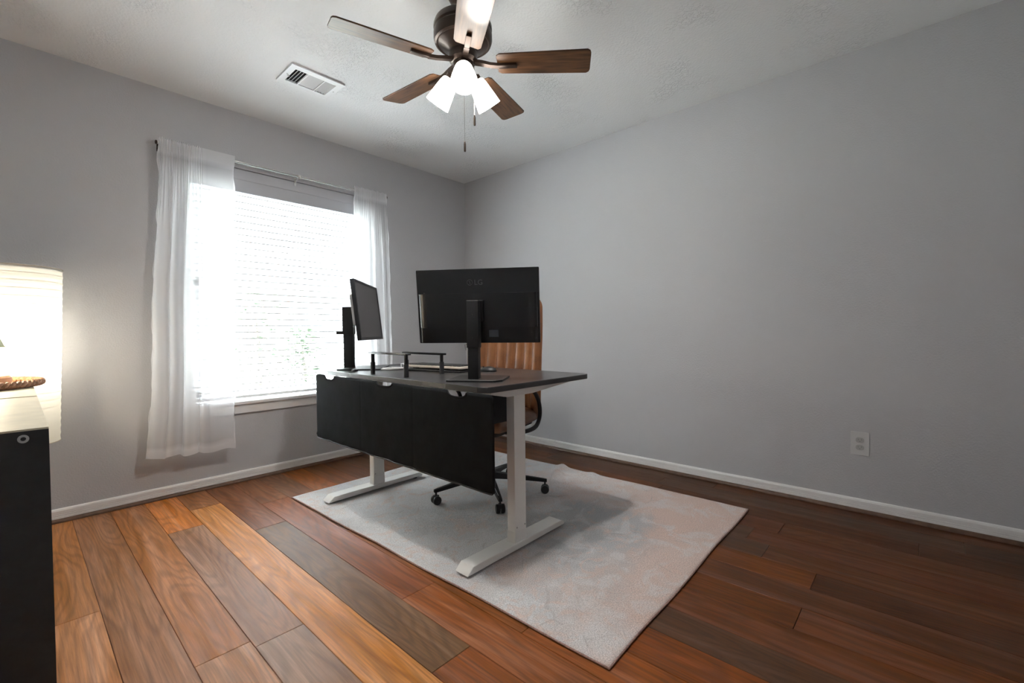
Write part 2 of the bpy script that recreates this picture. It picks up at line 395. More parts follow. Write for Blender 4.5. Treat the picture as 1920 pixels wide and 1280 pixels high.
# plank floor: rows run along Y, 0.15 m wide
base_cols = [(.150, .072, .036), (.120, .062, .034), (.190, .088, .038), (.105, .070, .048), (.165, .085, .045), (.095, .055, .034), (.135, .060, .028)]
special = {  # row index (0 is X -2.83..-2.68): list of (y_start, y_end, colour)
    -1: [(0, -1.20, (.23, .125, .065)), (-1.20, -2.5, (.30, .175, .105)), (-2.5, -3.9, (.2, .11, .06))],
    0: [(0, -2.35, (.185, .108, .066)), (-2.35, -3.9, (.21, .13, .08))],
    1: [(0, -1.78, (.215, .115, .062)), (-1.78, -3.9, (.23, .14, .085))],
    2: [(0, -.62, (.30, .135, .055)), (-.62, -1.82, (.165, .105, .072)), (-1.82, -3.1, (.165, .118, .088)), (-3.1, -3.9, (.2, .1, .05))],
    3: [(0, -.35, (.20, .10, .05)), (-.35, -2.60, (.36, .195, .090)), (-2.60, -3.9, (.2, .1, .05))],
    4: [(0, -.9, (.15, .082, .05)), (-.9, -2.32, (.120, .088, .055)), (-2.32, -3.9, (.17, .075, .03))],
    5: [(0, -.55, (.155, .092, .06)), (-.55, -1.95, (.175, .088, .052)), (-1.95, -3.9, (.20, .10, .052))],
    6: [(0, -1.25, (.12, .076, .052)), (-1.25, -2.40, (.165, .085, .042)), (-2.40, -3.9, (.19, .085, .035))],
}
W = .15; X0 = -2.83
# mesh data shared between planks of one size
mcache = {}
def plank_mesh(L_, Wd):
    k = (round(L_, 3), round(Wd, 3))
    if k not in mcache:
        bm = bmesh.new(); bmesh.ops.create_cube(bm, size=1)
        for v in bm.verts: v.co = Vector((v.co.x*(k[1]-.0012), v.co.y*(k[0]-.0016), v.co.z*.012))
        top = [e for e in bm.edges if all(v.co.z > 0 for v in e.verts)]
        bmesh.ops.bevel(bm, geom=top, offset=.0011, segments=1, affect='EDGES')
        me = bpy.data.meshes.new('plank'); bm.to_mesh(me); bm.free(); me.materials.append(MP); mcache[k] = me
    return mcache[k]
rng = random.Random(21)
for row in range(-5, 20):
    xa = X0+row*W; xb = xa+W
    xa2, xb2 = max(xa, XL), min(xb, 0)
    if xb2-xa2 < .01: continue
    if row in special: segs = special[row]
    else:
        segs = []; y = 0; first = True
        while y > YF:
            L_ = rng.choice([.45, .7, .95, 1.2]) if first else rng.choice([.9, 1.2, 1.2, 1.4])
            first = False; c = rng.choice(base_cols); k = rng.uniform(.85, 1.2)
            segs.append((y, y-L_, tuple(q*k for q in c))); y -= L_
    for (y0, y1, c) in segs:
        y1 = max(y1, YF)
        if y0-y1 < .02: continue
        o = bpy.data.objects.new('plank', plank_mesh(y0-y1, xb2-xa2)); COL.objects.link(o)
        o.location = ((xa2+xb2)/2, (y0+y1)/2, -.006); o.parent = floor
        row_light = 1.8 if row < 3 else (1.4 if row < 4 else (1.15 if row < 8 else .72))  # left rows lightened, right rows darkened: room light put into the plank colour
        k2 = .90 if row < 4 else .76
        o.color = (c[0]*row_light*1.05, c[1]*row_light*k2, c[2]*row_light*(k2-.08 if row < 4 else k2-.16), rng.random())

# baseboards and shoe mouldings (profiles swept along the walls)
BB = [(0, 0), (.013, 0), (.013, .028), (.0115, .030), (.013, .032), (.013, .038), (.0115, .040), (.013, .042), (.0125, .058), (.009, .066), (.004, .069), (0, .069)]
def sweep(prof, p0, p1, out, z, name, mat, parent=None):
    """prof (depth from wall, height)"""
    out = Vector(out); V = []; n = len(prof)
    for p in (p0, p1):
        for d, h in prof: V.append(Vector((p[0], p[1], z))+out*d+Vector((0, 0, h)))
    Fs = [(i, (i+1) % n, n+(i+1) % n, n+i) for i in range(n)]+[tuple(range(n)), tuple(range(2*n-1, n-1, -1))]
    return mesh(name, V, Fs, mat, parent)
QR = [(0, 0), (.030, 0)]+[(.013+.017*math.cos(a), .018*math.sin(a)) for a in [PI/2*k/6 for k in range(1, 7)]]+[(0, .018)]
BZ = .001
for nm, p0, p1, out in (('back', (XL, 0), (0, 0), (0, -1, 0)), ('right', (0, 0), (0, YF), (-1, 0, 0)), ('left', (XL, 0), (XL, YF), (1, 0, 0)), ('front', (XL, YF), (0, YF), (0, 1, 0))):
    mark(sweep([(d, h) for d, h in BB], p0, p1, out, BZ, 'baseboard_'+nm, M_TRIM), kind=S)
for i, (p0, p1, out) in enumerate((((XL, 0), (0, 0), (0, -1, 0)), ((0, 0), (0, YF), (-1, 0, 0)), ((XL, 0), (XL, YF), (1, 0, 0)), ((XL, YF), (0, YF), (0, 1, 0)))):
    mark(sweep(QR, p0, p1, out, BZ, 'trim_%d' % (i+1), M_SHOE), kind=S)

# ------------------------------------------------------------------ window
win = empty('window_1', ((WX0+WX1)/2, REV, WZ0), kind=S)
def wbox(name, a, b, mat, bev=.002, par=win):
    L0 = Vector(win.location)
    return box(name, Vector(a)-L0, Vector(b)-L0, mat, par, bev)
fy0, fy1 = REV, REV+.05
for a, b in (((WX0, fy0, WZ0), (WX0+.035, fy1, WZ1)), ((WX1-.035, fy0, WZ0), (WX1, fy1, WZ1)), ((WX0, fy0, WZ1-.035), (WX1, fy1, WZ1)), ((WX0, fy0, WZ0), (WX1, fy1, WZ0+.035))):
    wbox('window_frame', a, b, M_VINYL)
zm = 1.315
def sash(z0, z1, y0):
    s_ = G(); L0 = Vector(win.location)
    for a, b in (((WX0+.035, y0, z0), (WX0+.075, y0+.022, z1)), ((WX1-.075, y0, z0), (WX1-.035, y0+.022, z1)), ((WX0+.035, y0, z1-.035), (WX1-.035, y0+.022, z1)), ((WX0+.035, y0, z0), (WX1-.035, y0+.022, z0+.035))):
        s_.box(Vector(a)-L0, Vector(b)-L0, .002)
    so = s_.build('sash', M_VINYL, win)
    pn = G(); pn.box(Vector((WX0+.07, y0+.008, z0+.03))-L0, Vector((WX1-.07, y0+.012, z1-.03))-L0); pn.build('pane', M_PANE, so)
sash(WZ0+.035, zm+.018, REV+.003); sash(zm-.018, WZ1-.035, REV+.026)
sill = G().box((WX0-.05, -.032, WZ0-.022), (WX1+.05, 0, WZ0-.002), .004).box((WX0, -.002, WZ0-.02), (WX1, REV, WZ0-.001)).build('window_sill', M_TRIM); sill['kind'] = S; sill.name = 'trim_5'
mark(G().box((WX0-.03, -.016, WZ0-.082), (WX1+.03, 0, WZ0-.022), .003).build('trim_6', M_TRIM), kind=S)

# ------------------------------------------------------------------ horizontal blind
bl = empty('window_blind', ((WX0+WX1)/2, .055, WZ1-.002), 0, 'white horizontal slatted blind lowered inside the window recess', 'blind')
bw = (WX1-WX0)/2-.008
BY = 0.0
box('headrail', (-bw, -.028, -.052), (bw, .028, 0), M_VINYL, bl, .002)
G().box((-bw-.002, -.047, -.068), (bw+.002, -.036, -.001), .002).box((-bw-.002, -.043, -.150), (bw+.002, -.034, -.0655), .002).box((-bw-.002, -.045, -.150), (bw+.002, -.034, -.145), .001).build('valance', plain('shaded_valance_vinyl', (.50, .51, .55), .45), bl)  # white vinyl darkened: the backlit valance's shade is put into its colour
PITCH_S = .0435; z = -.172; nsl = 0
zb = WZ0+.035-(WZ1-.002)
sl_me = None
tilt = math.radians(-9)
# a gently crowned slat, 50 mm deep
prof = [(-.025, .0028), (-.0125, .0030), (0, .0030), (.0125, .0030), (.025, .0028), (.025, -.0034), (0, -.0032), (-.025, -.0034)]
V = []
for x in (-bw+.004, bw-.004):
    for y, zz in prof:
        V.append((x, y*math.cos(tilt)-zz*math.sin(tilt), y*math.sin(tilt)+zz*math.cos(tilt)))
n = len(prof)
Fs = [(i, (i+1) % n, n+(i+1) % n, n+i) for i in range(n)]+[tuple(range(n)), tuple(range(2*n-1, n-1, -1))]
first = mesh('slat', V, Fs, M_SLAT, bl, (0, BY, z)); nsl = 1; z -= PITCH_S
while z > zb:
    o = first.copy(); COL.objects.link(o); o.location = (0, BY, z); z -= PITCH_S; nsl += 1
box('bottom_rail', (-bw+.004, -.026, zb-.022), (bw-.004, .026, zb-.004), M_SLAT, bl, .003)
for x in (-bw+.14, 0, bw-.14):
    G().tube([(x, -.027, -.05), (x, -.027, zb-.01)], .0008, 6).tube([(x, .027, -.05), (x, .027, zb-.01)], .0008, 6).build('ladder_cord', M_SLAT, bl)
G().tube([(-bw+.05, -.052, -.05), (-bw+.052, -.053, -.75)], .004, 8).build('tilt_wand', M_VINYL, bl)

# ------------------------------------------------------------------ curtain rod and sheers
RX0, RX1, RY, RZ = -2.44, -.925, -.070, 2.092
rod = empty('curtain_rod', (-1.68, 0, RZ), 0, 'thin brushed metal double curtain rod above the window', 'curtain rod')
G().tube([(RX0+1.68, RY, 0), (.05, RY, 0)], .0085, 14).build('rod', M_STEEL, rod, auto=40)
G().tube([(.045, RY, 0), (RX1+1.68, RY, 0)], .0068, 14).build('rod', M_STEEL, rod, auto=40)
G().tube([(RX0+1.68+.02, -.03, .004), (RX1+1.68-.02, -.03, .004)], .0045, 10).build('back_rod', M_STEEL, rod, auto=40)
for x in (RX0+.02, RX1-.02):
    G().box((x+1.68-.006, -.0015, -.03), (x+1.68+.006, 0, .02)).tube([(x+1.68, 0, -.006), (x+1.68, RY+.004, -.009), (x+1.68, RY-.008, -.004)], .004, 8).build('bracket', M_BRONZE, rod)
    G().lathe([(.004, -.006), (.011, -.004), (.012, .004), (.006, .008)], (x+1.68+(-.02 if x < -1.5 else .02), RY, 0), 14, T3((0, 0, 1), (0, 1, 0), (1, 0, 0))).build('finial', M_BRONZE, rod)
G().tube([(.05, 0, -.012), (.05, RY, -.02), (.05, RY-.011, -.01), (.05, RY-.01, .008)], .0028, 8).box((.042, -.002, -.05), (.058, 0, .01)).build('center_hook', M_STEEL, rod)
G().lathe([(.0095, -.008), (.0112, -.006), (.0112, .006), (.0095, .008)], (.05, RY, 0), 16, T3((0, 0, 1), (0, 1, 0), (1, 0, 0))).build('joint_ring', M_PLATE, rod)

def sheer_panel(name, xt, xb, zt, zbot, fold, label, ns=150, nz=56, seed=1, dens=None):
    rg = random.Random(seed); V = []; Fs = []; wv = []
    ph = [rg.uniform(0, 6.28) for _ in range(6)]
    ztop = zt+.022
    for j in range(nz+1):
        t = j/nz
        z = ztop+(zbot(0)-ztop)*t
        for i in range(ns+1):
            s = i/ns
            f, flat = fold(s)
            x = xt(s)*(1-t)+xb(s, t)*t
            # gather near the rod is fine and deepens into soft folds below
            k = min(1, max(0, (t-.03)/.25))
            a_f = f*(.006*(1-k))*math.sin(s*150+ph[0])+f*.003*math.sin(s*263+ph[4])*(1-k)
            a_c = f*k*(.012*math.sin(s*29+ph[1]+.9*t)+.007*math.sin(s*47+ph[2]-1.4*t)*(1-.5*t)+.010*math.sin(s*13+ph[3]+1.6*t))
            dx = f*k*.010*math.sin(s*29+ph[1]+1.2+.9*t)
            y = -.088+a_f+a_c+flat*.006*math.sin(s*9+2*t)*k-.012*t
            y = min(y, -.02)
            if t < .045: y = min(y, -.0815)+ (0.0)
            zz = ztop+(zbot(s)-ztop)*t
            if j == 0: zz += f*.006*math.sin(s*190+ph[5])
            edge = .004*math.sin(t*38+ph[2])+.003*math.sin(t*71) if s in (0, 1) or i < 3 else 0
            V.append((x+dx+edge, y, zz))
            hem = 1 if (t > .975 or t < .05 or i < 2 or i > ns-2) else 0
            dn = dens(s, t) if dens else 0
            wv.append(.48+.16*f+.30*hem+.03*math.sin(s*90)*f+dn)
    for j in range(nz):
        for i in range(ns):
            a = j*(ns+1)+i; Fs.append((a, a+1, a+ns+2, a+ns+1))
    o = mesh(name, V, Fs, M_SHEER, None, smooth=True)
    at = o.data.attributes.new('weave', 'FLOAT', 'POINT'); at.data.foreach_set('value', wv)
    mark(o, label, 'curtain', 'sheer curtains on the rod')
    return o
def lt(s): return RX0+.008+(-2.225-RX0)*min(s/.74, 1) if s < .74 else -2.22+(s-.74)/.26*(.178)
def lb(s, t):
    w_ = .012*math.sin(t*9+1)
    return (-2.492-.034*min(1, t*2)+(-2.240+2.492+.034*min(1, t*2))*(s/.74)+w_*(1-s)) if s < .74 else -2.238+(s-.74)/.26*(.156)
def foldL(s): 
    f = 1 if s < .66 else max(0, (.78-s)/.12)
    return f, 1-f
sheer_panel('curtain', lt, lb, RZ+.004, lambda s: .268-.018*s+(.007*math.sin(s*22)), foldL, 'left sheer white curtain, wider, with a flat see-through inner panel', ns=190, seed=4,
            dens=lambda s, t: (.16*max(0, 1-abs(s-.12)/.14)+.1*max(0, 1-abs(s-.55)/.1)))
def rt(s): return -1.222+(RX1-.012+1.222)*s
def rb(s, t): return -1.225+(-.90+1.225)*s
sheer_panel('curtain', rt, rb, RZ+.004, lambda s: .27+.006*math.sin(s*20), lambda s: (.9, .1), 'right sheer white curtain beside the tilted screen near the room corner', ns=130, seed=9,
            dens=lambda s, t: .12*max(0, 1-abs(s-.35)/.2))

# ------------------------------------------------------------------ outside
gr = mesh('ground', [(-30, .2, -.5), (30, .2, -.5), (30, 60, -.5), (-30, 60, -.5)], [(0, 1, 2, 3)], M_GRASS); mark(gr, kind=S)

def shrub(x, y, h_, w_, label, seed):
    t = empty('garden_shrub', (x, y, -.5), 0, label, 'shrub')
    rg = random.Random(seed); g = G()
    for k in range(420):
        a = rg.uniform(0, 2*PI); rad = w_*math.sqrt(rg.random()); z = rg.uniform(.25, 1)*h_; rad *= math.sin(min(1, z/h_)*PI*.75+.3)
        c = Vector((rad*math.cos(a), rad*math.sin(a), z)); m = Matrix.Rotation(rg.uniform(0, 6), 3, 'Z') @ Matrix.Rotation(rg.uniform(-1, 1), 3, 'X'); s_ = rg.uniform(.05, .11)
        g.add([c+m @ Vector(q)*s_ for q in ((-1, 0, 0), (0, -.45, .1), (1, 0, 0), (0, .45, .1))], [(0, 1, 2, 3)])
    g.build('foliage', M_LEAF, t)['kind'] = 'stuff'
    G().tube([(0, 0, 0), (.05, 0, h_*.4), (0, .04, h_*.8)], [.05, .04, .015], 8).build('stem', M_BARK, t)
shrub(.15, 6.2, 2.3, .75, 'pale washed-out bush seen through the lower blind slats on the left', 3)
shrub(1.35, 7.0, 1.6, .5, 'lower washed-out bush seen through the blind slats beside the leaning screen', 8)

# ------------------------------------------------------------------ rug
RC = Vector((-1.148, -1.63, 0)); RW, RL, RA = 1.515, 2.10, .0205
def rug_h(x, y):
    h = .0085
    def ridge(ax, ay, bx, by, w_, hh):
        d = Vector((bx-ax, by-ay)); L_ = d.length; d /= L_; p = Vector((x-ax, y-ay)); s = p.dot(d)/L_; q = p.x*d.y-p.y*d.x
        if s < -.2 or s > 1.2: return 0
        e = max(0, 1-abs(s-.0)/1.15)
        return hh*e*math.exp(-(q/w_)**2)
    h += ridge(.80, .17, .35, .05, .035, .021)
    h += ridge(.80, -.10, .4, -.02, .04, .011)
    h += ridge(-.58, .27, -.1, .13, .04, .005)
    h += ridge(-.40, -.0, .1, -.12, .05, .005)
    h += ridge(-.5, .12, .05, .0, .04, .004)
    h += .0008*math.sin(x*17+1)*math.sin(y*13)
    return h
NX, NY = 110, 150; V = []; Fs = []
for j in range(NY+1):
    for i in range(NX+1):
        x = (i/NX-.5)*RW; y = (j/NY-.5)*RL
        x2 = x+ (.003*math.sin(y*9) if i in (0, NX) else 0); y2 = y+(.003*math.sin(x*8) if j in (0, NY) else 0)
        V.append((x2, y2, rug_h(x, y)))
for j in range(NY):
    for i in range(NX):
        a = j*(NX+1)+i; Fs.append((a, a+1, a+NX+2, a+NX+1))
# skirt down to the floor
bd = [i for i in range(NX+1)]+[j*(NX+1)+NX for j in range(1, NY+1)]+[NY*(NX+1)+i for i in range(NX-1, -1, -1)]+[j*(NX+1) for j in range(NY-1, 0, -1)]
b0 = len(V)
for k in bd: V.append((V[k][0], V[k][1], max(.0006, V[k][2]-.0078)))
nb = len(bd)
for k in range(nb): Fs.append((bd[k], b0+k, b0+(k+1) % nb, bd[(k+1) % nb]))
Fs.append(tuple(b0+k for k in range(nb)))
rug = empty('area_rug', RC, RA, 'pale grey and faded pink vintage-pattern rug under the desk', 'rug')
mesh('pile', V, Fs, M_RUG, rug, smooth=False).data.polygons.foreach_set('use_smooth', [True]*len(Fs))
G().tube([(V[k][0], V[k][1], V[k][2]-.0035) for k in bd], .0038, 6, closed=True).build('edge_binding', M_RUGEDGE, rug, auto=60)
RUG_T = .0095
def rz_at(x, y):
    p = Matrix.Rotation(-RA, 3, 'Z') @ (Vector((x, y, 0))-RC); return rug_h(p.x, p.y)

# ------------------------------------------------------------------ standing desk
desk = empty('standing_desk', (-1.52, -1.44, RUG_T), 0, 'black-topped standing desk with white legs and a hanging black fabric panel', 'desk')
DO = Vector(desk.location)
DX0, DX1, DY0, DY1, DZ0, DZ1 = -1.768, -1.006, -2.082, -.570, .731, .7555
top = G().prism(rrect(DX1-DX0, DY1-DY0, .045, 6, (DX0+DX1)/2-DO.x, (DY0+DY1)/2-DO.y), DZ0-DO.z, DZ1-DO.z)
to = top.build('desktop', M_DESK, desk, auto=40)
bv = to.modifiers.new('b', 'BEVEL'); bv.width = .0025; bv.segments = 2; bv.limit_method = 'ANGLE'; bv.angle_limit = 1.0
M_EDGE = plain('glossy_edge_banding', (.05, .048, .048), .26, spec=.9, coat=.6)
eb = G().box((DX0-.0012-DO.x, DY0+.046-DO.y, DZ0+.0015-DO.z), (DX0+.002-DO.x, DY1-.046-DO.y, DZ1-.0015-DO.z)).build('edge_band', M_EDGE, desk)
def leg(y0, y1, ysign):
    """column y0..y1, foot wider"""
    c = G().box((-1.556-DO.x, y0-DO.y, .04), (-1.482-DO.x, y1-DO.y, .69), .003).box((-1.5568-DO.x, y0-.0008-DO.y, .034), (-1.4812-DO.x, y1+.0008-DO.y, .085), .0007)
    co = c.build('leg_column', M_WHITE_METAL, desk, auto=30)
    for (dx, dz) in ((-1.545, .105), (-1.492, .105)):
        G().lathe([(.0001, 0), (.0035, 0), (.0035, .0015), (.0001, .0015)], (dx-DO.x, y0-DO.y, dz), 8, T3((1, 0, 0), (0, 0, 1), (0, -1, 0)), cap=False).build('screw', M_STEEL, co)

for (y0, y1, fy0_, fy1_, sg) in ((-2.040, -1.994, -2.048, -1.972, -1), (-.880, -.834, -.888, -.812, 1)):
    leg(y0, y1, sg)
    # foot: low bar with a slanted front end
    P = [(-1.845, .010), (-1.812, .039), (-1.225, .039), (-1.200, .024), (-1.200, .014), (-1.835, .010)]
    V = [(x-DO.x, yy-DO.y, zz) for yy in (fy0_, fy1_) for x, zz in P]; n = len(P)
    Fs = [(i, (i+1) % n, n+(i+1) % n, n+i) for i in range(n)]+[tuple(range(n)), tuple(range(2*n-1, n-1, -1))]
    fo = mesh('foot', V, Fs, M_WHITE_METAL, desk)
    bv = fo.modifiers.new('b', 'BEVEL'); bv.width = .0025; bv.segments = 2
    for x in (-1.80, -1.235):
        G().lathe([(.014, -.001), (.016, .003), (.012, .018)], (x-DO.x, (fy0_+fy1_)/2-DO.y, 0), 14).build('glide', M_BLACK, fo)
    # top support arm, tapering to both ends
    yb0, yb1 = (y0-.002, y1+.012) if sg < 0 else (y0-.012, y1+.002)
    P = [(-1.70, .722), (-1.70, .708), (-1.60, .688), (-1.43, .688), (-1.11, .716), (-1.11, .722)]
    P = [(x, zz-.0005) for x, zz in P]
    V = [(x-DO.x, yy-DO.y, zz-DO.z+.009) for yy in (yb0, yb1) for x, zz in P]; n = len(P)
    Fs = [(i, (i+1) % n, n+(i+1) % n, n+i) for i in range(n)]+[tuple(range(n)), tuple(range(2*n-1, n-1, -1))]
    ar = mesh('support_arm', V, Fs, M_WHITE_METAL, desk); bv = ar.modifiers.new('b', 'BEVEL'); bv.width = .002; bv.segments = 2
for x in (-1.60, -1.46):
    box('crossbar', (x-DO.x-.02, -1.99-DO.y, .700-DO.z), (x-DO.x+.02, -.885-DO.y, .7295-DO.z), M_WHITE_METAL, desk, .002)
box('control_box', (-1.60-DO.x, -1.93-DO.y, .560-DO.z), (-1.41-DO.x, -1.80-DO.y, .699-DO.z), M_BLACK, desk, .006)
G().tube([(-1.42-DO.x, -1.87-DO.y, .58-DO.z), (-1.42-DO.x, -1.93-DO.y, .50-DO.z), (-1.47-DO.x, -1.98-DO.y, .46-DO.z), (-1.50-DO.x, -1.985-DO.y, .55-DO.z), (-1.51-DO.x, -1.988-DO.y, .66-DO.z)], .004, 8).build('power_cable', M_BLACK, desk, auto=40)
# hanging fabric panel with three half-moon openings along its top edge
PYs = (-2.130, -.603); PZ1 = .731; PZ0 = .338
def notch(yc, w_, d):
    return [(yc+w_/2*math.cos(a)*(1), -d*math.sin(a)) for a in [PI*k/12 for k in range(13)]]
NT = ((-.778, .125, .027), (-1.362, .15, .022), (-1.915, .125, .026))
cols = 120; rows_ = 26; V = []; Fs = []
def panel_top(y):
    for yc, w_, d in NT:
        q = (y-yc)/(w_/2)
        if abs(q) < 1: return PZ1-d*(1-abs(q)**3)**.5
    return PZ1
def panel_x(y, t):
    x = -1.7735+.0012*math.sin(y*8)*t
    for s_ in (-1.130, -1.600): x += .0012*math.exp(-((y-s_)/.006)**2)
    x += .0015*t*math.sin(y*23+1.3)
    if t > .93: x -= .0035*math.sin((t-.93)/.07*PI)*(1+.35*math.sin(y*60))
    return x
ys = sorted(set([PYs[0]+(PYs[1]-PYs[0])*i/cols for i in range(cols+1)]+[yc+s_*w_/2*(1-e) for yc, w_, d in NT for s_ in (-1, 1) for e in (0, .004, .02, .06)]+[s_+d for s_ in (-1.130, -1.600) for d in (-.006, 0, .006)]))
for y in ys:
    zt_ = panel_top(y)
    rnd = 0
    e0 = min(y-PYs[0], PYs[1]-y)
    if e0 < .02: rnd = .02-math.sqrt(max(0, .02**2-(.02-e0)**2))
    for k in range(rows_+1):
        t = k/rows_; z = (zt_-rnd*.6)*(1-t)+(PZ0+rnd*.6)*t
        V.append((panel_x(y, t)-DO.x, y-DO.y, z-DO.z))
nc = len(ys)
for i in range(nc-1):
    for k in range(rows_):
        a = i*(rows_+1)+k; Fs.append((a, a+1, a+rows_+2, a+rows_+1))
pn = mesh('hanging_panel', V, Fs, M_CLOTH, desk, smooth=True)
so = pn.modifiers.new('s', 'SOLIDIFY'); so.thickness = .004; so.offset = 0
hem = G().tube([(panel_x(y, 1)-.002-DO.x, y-DO.y, PZ0+.004-DO.z+.0012*math.sin(y*31)) for y in ys[1:-1]], .0045, 6).build('bottom_hem', plain('scuffed_black_hem', (.02, .02, .022), .35, noise=.9, scale=45), pn, auto=50)
for yc, w_, d in NT:
    pts = [(-1.775-DO.x, yc+w_/2*.98*q-DO.y, PZ1-d*(1-abs(q*.99)**3)**.5-DO.z) for q in [k/10-1 for k in range(21)]]
    G().tube(pts, .0042, 6).build('cutout_edging', M_CLOTH, pn, auto=50)

# ------------------------------------------------------------------ monitors
def monitor(name, c, yaw, tilt_, w_, h_, screen_sign, label, foot, fw_, fd_, post, rear):
    """c centre, r = right axis, n = axis; screen faces screen_sign*n. foot: base centre"""
    r = Vector((math.cos(yaw), math.sin(yaw), 0)); n0 = Vector((-math.sin(yaw), math.cos(yaw), 0))
    base = Vector((foot[0], foot[1], DZ1))
    root = empty(name, base, 0, label, 'monitor', 'monitors on the black desk')
    u = Vector((0, 0, 1))*math.cos(tilt_)+n0*math.sin(tilt_)
    s = screen_sign; sc_dir = (r.cross(u))*1.0     # some normal of the plane
    if sc_dir.dot(n0*s) < 0: sc_dir = -sc_dir
    # local frame: X' right as seen from the screen side, Y' up, Z' toward the viewer of the screen
    xa = u.cross(sc_dir)
    T = T3(xa, u, sc_dir, Vector(c)-base)
    th, bz = (.010, .012) if s > 0 else (.020, .034)
    G().prism(rrect(w_, h_, .004, 3), -th, -.001, T).build('panel_frame', M_MON, root, auto=40)
    if s < 0:
        g_ = G()
        for a_, b_ in (((-w_/2, -h_/2), (w_/2, -h_/2+.017)), ((-w_/2, h_/2-.014), (w_/2, h_/2)), ((-w_/2, -h_/2+.017), (-w_/2+.017, h_/2-.014)), ((w_/2-.017, -h_/2+.017), (w_/2, h_/2-.014))):
            g_.box((a_[0], a_[1], -.001), (b_[0], b_[1], .003), 0, T)
        g_.build('bezel', M_MON, root)
    G().prism(rrect(w_-bz, h_-bz+.003, .001, 2, 0, .0015), -.002, .0003, T).build('screen', M_SCREEN, root)
    return root, T, r, n0, base, sc_dir
# --- the right-hand one, its back to the camera
yawR = -.992; tR = -.135
rR = Vector((math.cos(yawR), math.sin(yawR), 0)); nR = Vector((-math.sin(yawR), math.cos(yawR), 0))
baseR = Vector((-1.727, -1.787, 0))+rR*.125+nR*.118
mR, T, *_ = monitor('monitor', (-1.541, -1.803, 1.099), yawR, tR, .585, .348, 1, 'black flat monitor standing upright with its back to the room', (baseR.x, baseR.y), .25, .24, None, None)
B = Vector((baseR.x, baseR.y, DZ1))
def foot_plate(root, r, n0, w_, d_):
    P = [(-w_/2+.0, -d_/2), (w_/2-.03, -d_/2), (w_/2, -d_/2+.03), (w_/2, d_/2-.01), (w_/2-.01, d_/2), (-w_/2+.01, d_/2), (-w_/2, d_/2-.01)]
    o = G().prism(P, .0008, .0085, T3(r, n0, (0, 0, 1))).build('base_plate', M_BLACKG, root); b_ = o.modifiers.new('b', 'BEVEL'); b_.width = .001; b_.segments = 1
foot_plate(mR, rR, nR, .25, .236)
postR = Vector((-1.604, -1.841, 0))-Vector((B.x, B.y, 0))
def post(root, pc, r, n0, zs, wz, dz, nm='stand_post'):
    Tm = T3(r, n0, (0, 0, 1), (pc.x, pc.y, 0))
    return G().box((-wz/2, -dz/2, zs[0]), (wz/2, dz/2, zs[1]), .003, Tm).build(nm, M_BLACK, root, auto=30)
p_ = post(mR, postR, rR, nR, (.008, .16), .048, .054)
sl = post(mR, postR, rR, nR, (.150, .362), .054, .060, 'stand_sleeve')
G().box((-.0262, -.0292, .362), (.0262, .0292, .364), .0005, T3(rR, nR, (0, 0, 1), (postR.x, postR.y, 0))).build('sleeve_cap', M_STEEL, sl)
for zz in (.195, .30):
    G().lathe([(.0001, 0), (.003, 0), (.003, .001), (.0001, .001)], (postR.x-nR.x*.0302, postR.y-nR.y*.0302, zz), 8, T3(rR, (0, 0, 1), -nR), cap=False).build('screw', M_BLACKG, sl)
G().tube([Vector((postR.x, postR.y, .17))-rR*.026-nR*.02, Vector((postR.x, postR.y, .165))-rR*.036-nR*.02, Vector((postR.x, postR.y, .14))-rR*.032-nR*.02], .004, 8).build('height_lever', M_CHROME, sl)
# shell details on its back (local z negative = back)
def arc_prof(x0, x1, rad, z0, z1):
    """section across the width: bulge with rounded ends, toward -z"""
    P = []
    for k in range(9):
        a = PI/2*k/8; P.append((x1-rad+rad*math.cos(a)*1, z0-(z0-z1)*math.sin(a)))
    for k in range(9):
        a = PI/2+PI/2*k/8; P.append((x0+rad+rad*math.cos(a), z0-(z0-z1)*math.sin(a)))
    return P
def bulge(y0, y1, x0, x1, rad, z1, name, par, T, mat):
    P = arc_prof(x0, x1, rad, -.0095, z1); g_ = G(); n = len(P)
    V = [T @ Vector((x, yy, zz)) for yy in (y0, y1) for x, zz in P]
    g_.add(V, [(i, i+1, n+i+1, n+i) for i in range(n-1)]+[tuple(range(n)), tuple(range(2*n-1, n-1, -1))])
    return g_.build(name, mat, par, auto=35)
# image-left is +x' when seen from behind
bu = bulge(-.098, .062, -.286, .283, .050, -.040, 'rear_housing', mR, T, M_MON)
bulge(-.170, -.1005, -.286, .283, .020, -.020, 'lower_housing', mR, T, M_MON)
bulge(.064, .0675, -.20, .262, .02, -.0135, 'seam_strip', mR, T, M_MON)
G().prism(rrect(.045, .033, .001, 2, -.075, -.128), -.0208, -.0198, T).build('rating_label', M_LABEL, mR)
for x in (-.052, -.062, -.066): G().lathe([(.0022, -.0362), (.0022, -.0372)], (0, 0, 0), 8, T @ Matrix.Translation((x, -.088, 0))).build('port', M_STEEL, bu)
G().box((-.036, -.065, -.058), (.036, .03, -.035), .003, T).build('mount_plate', M_BLACK, mR, auto=30)
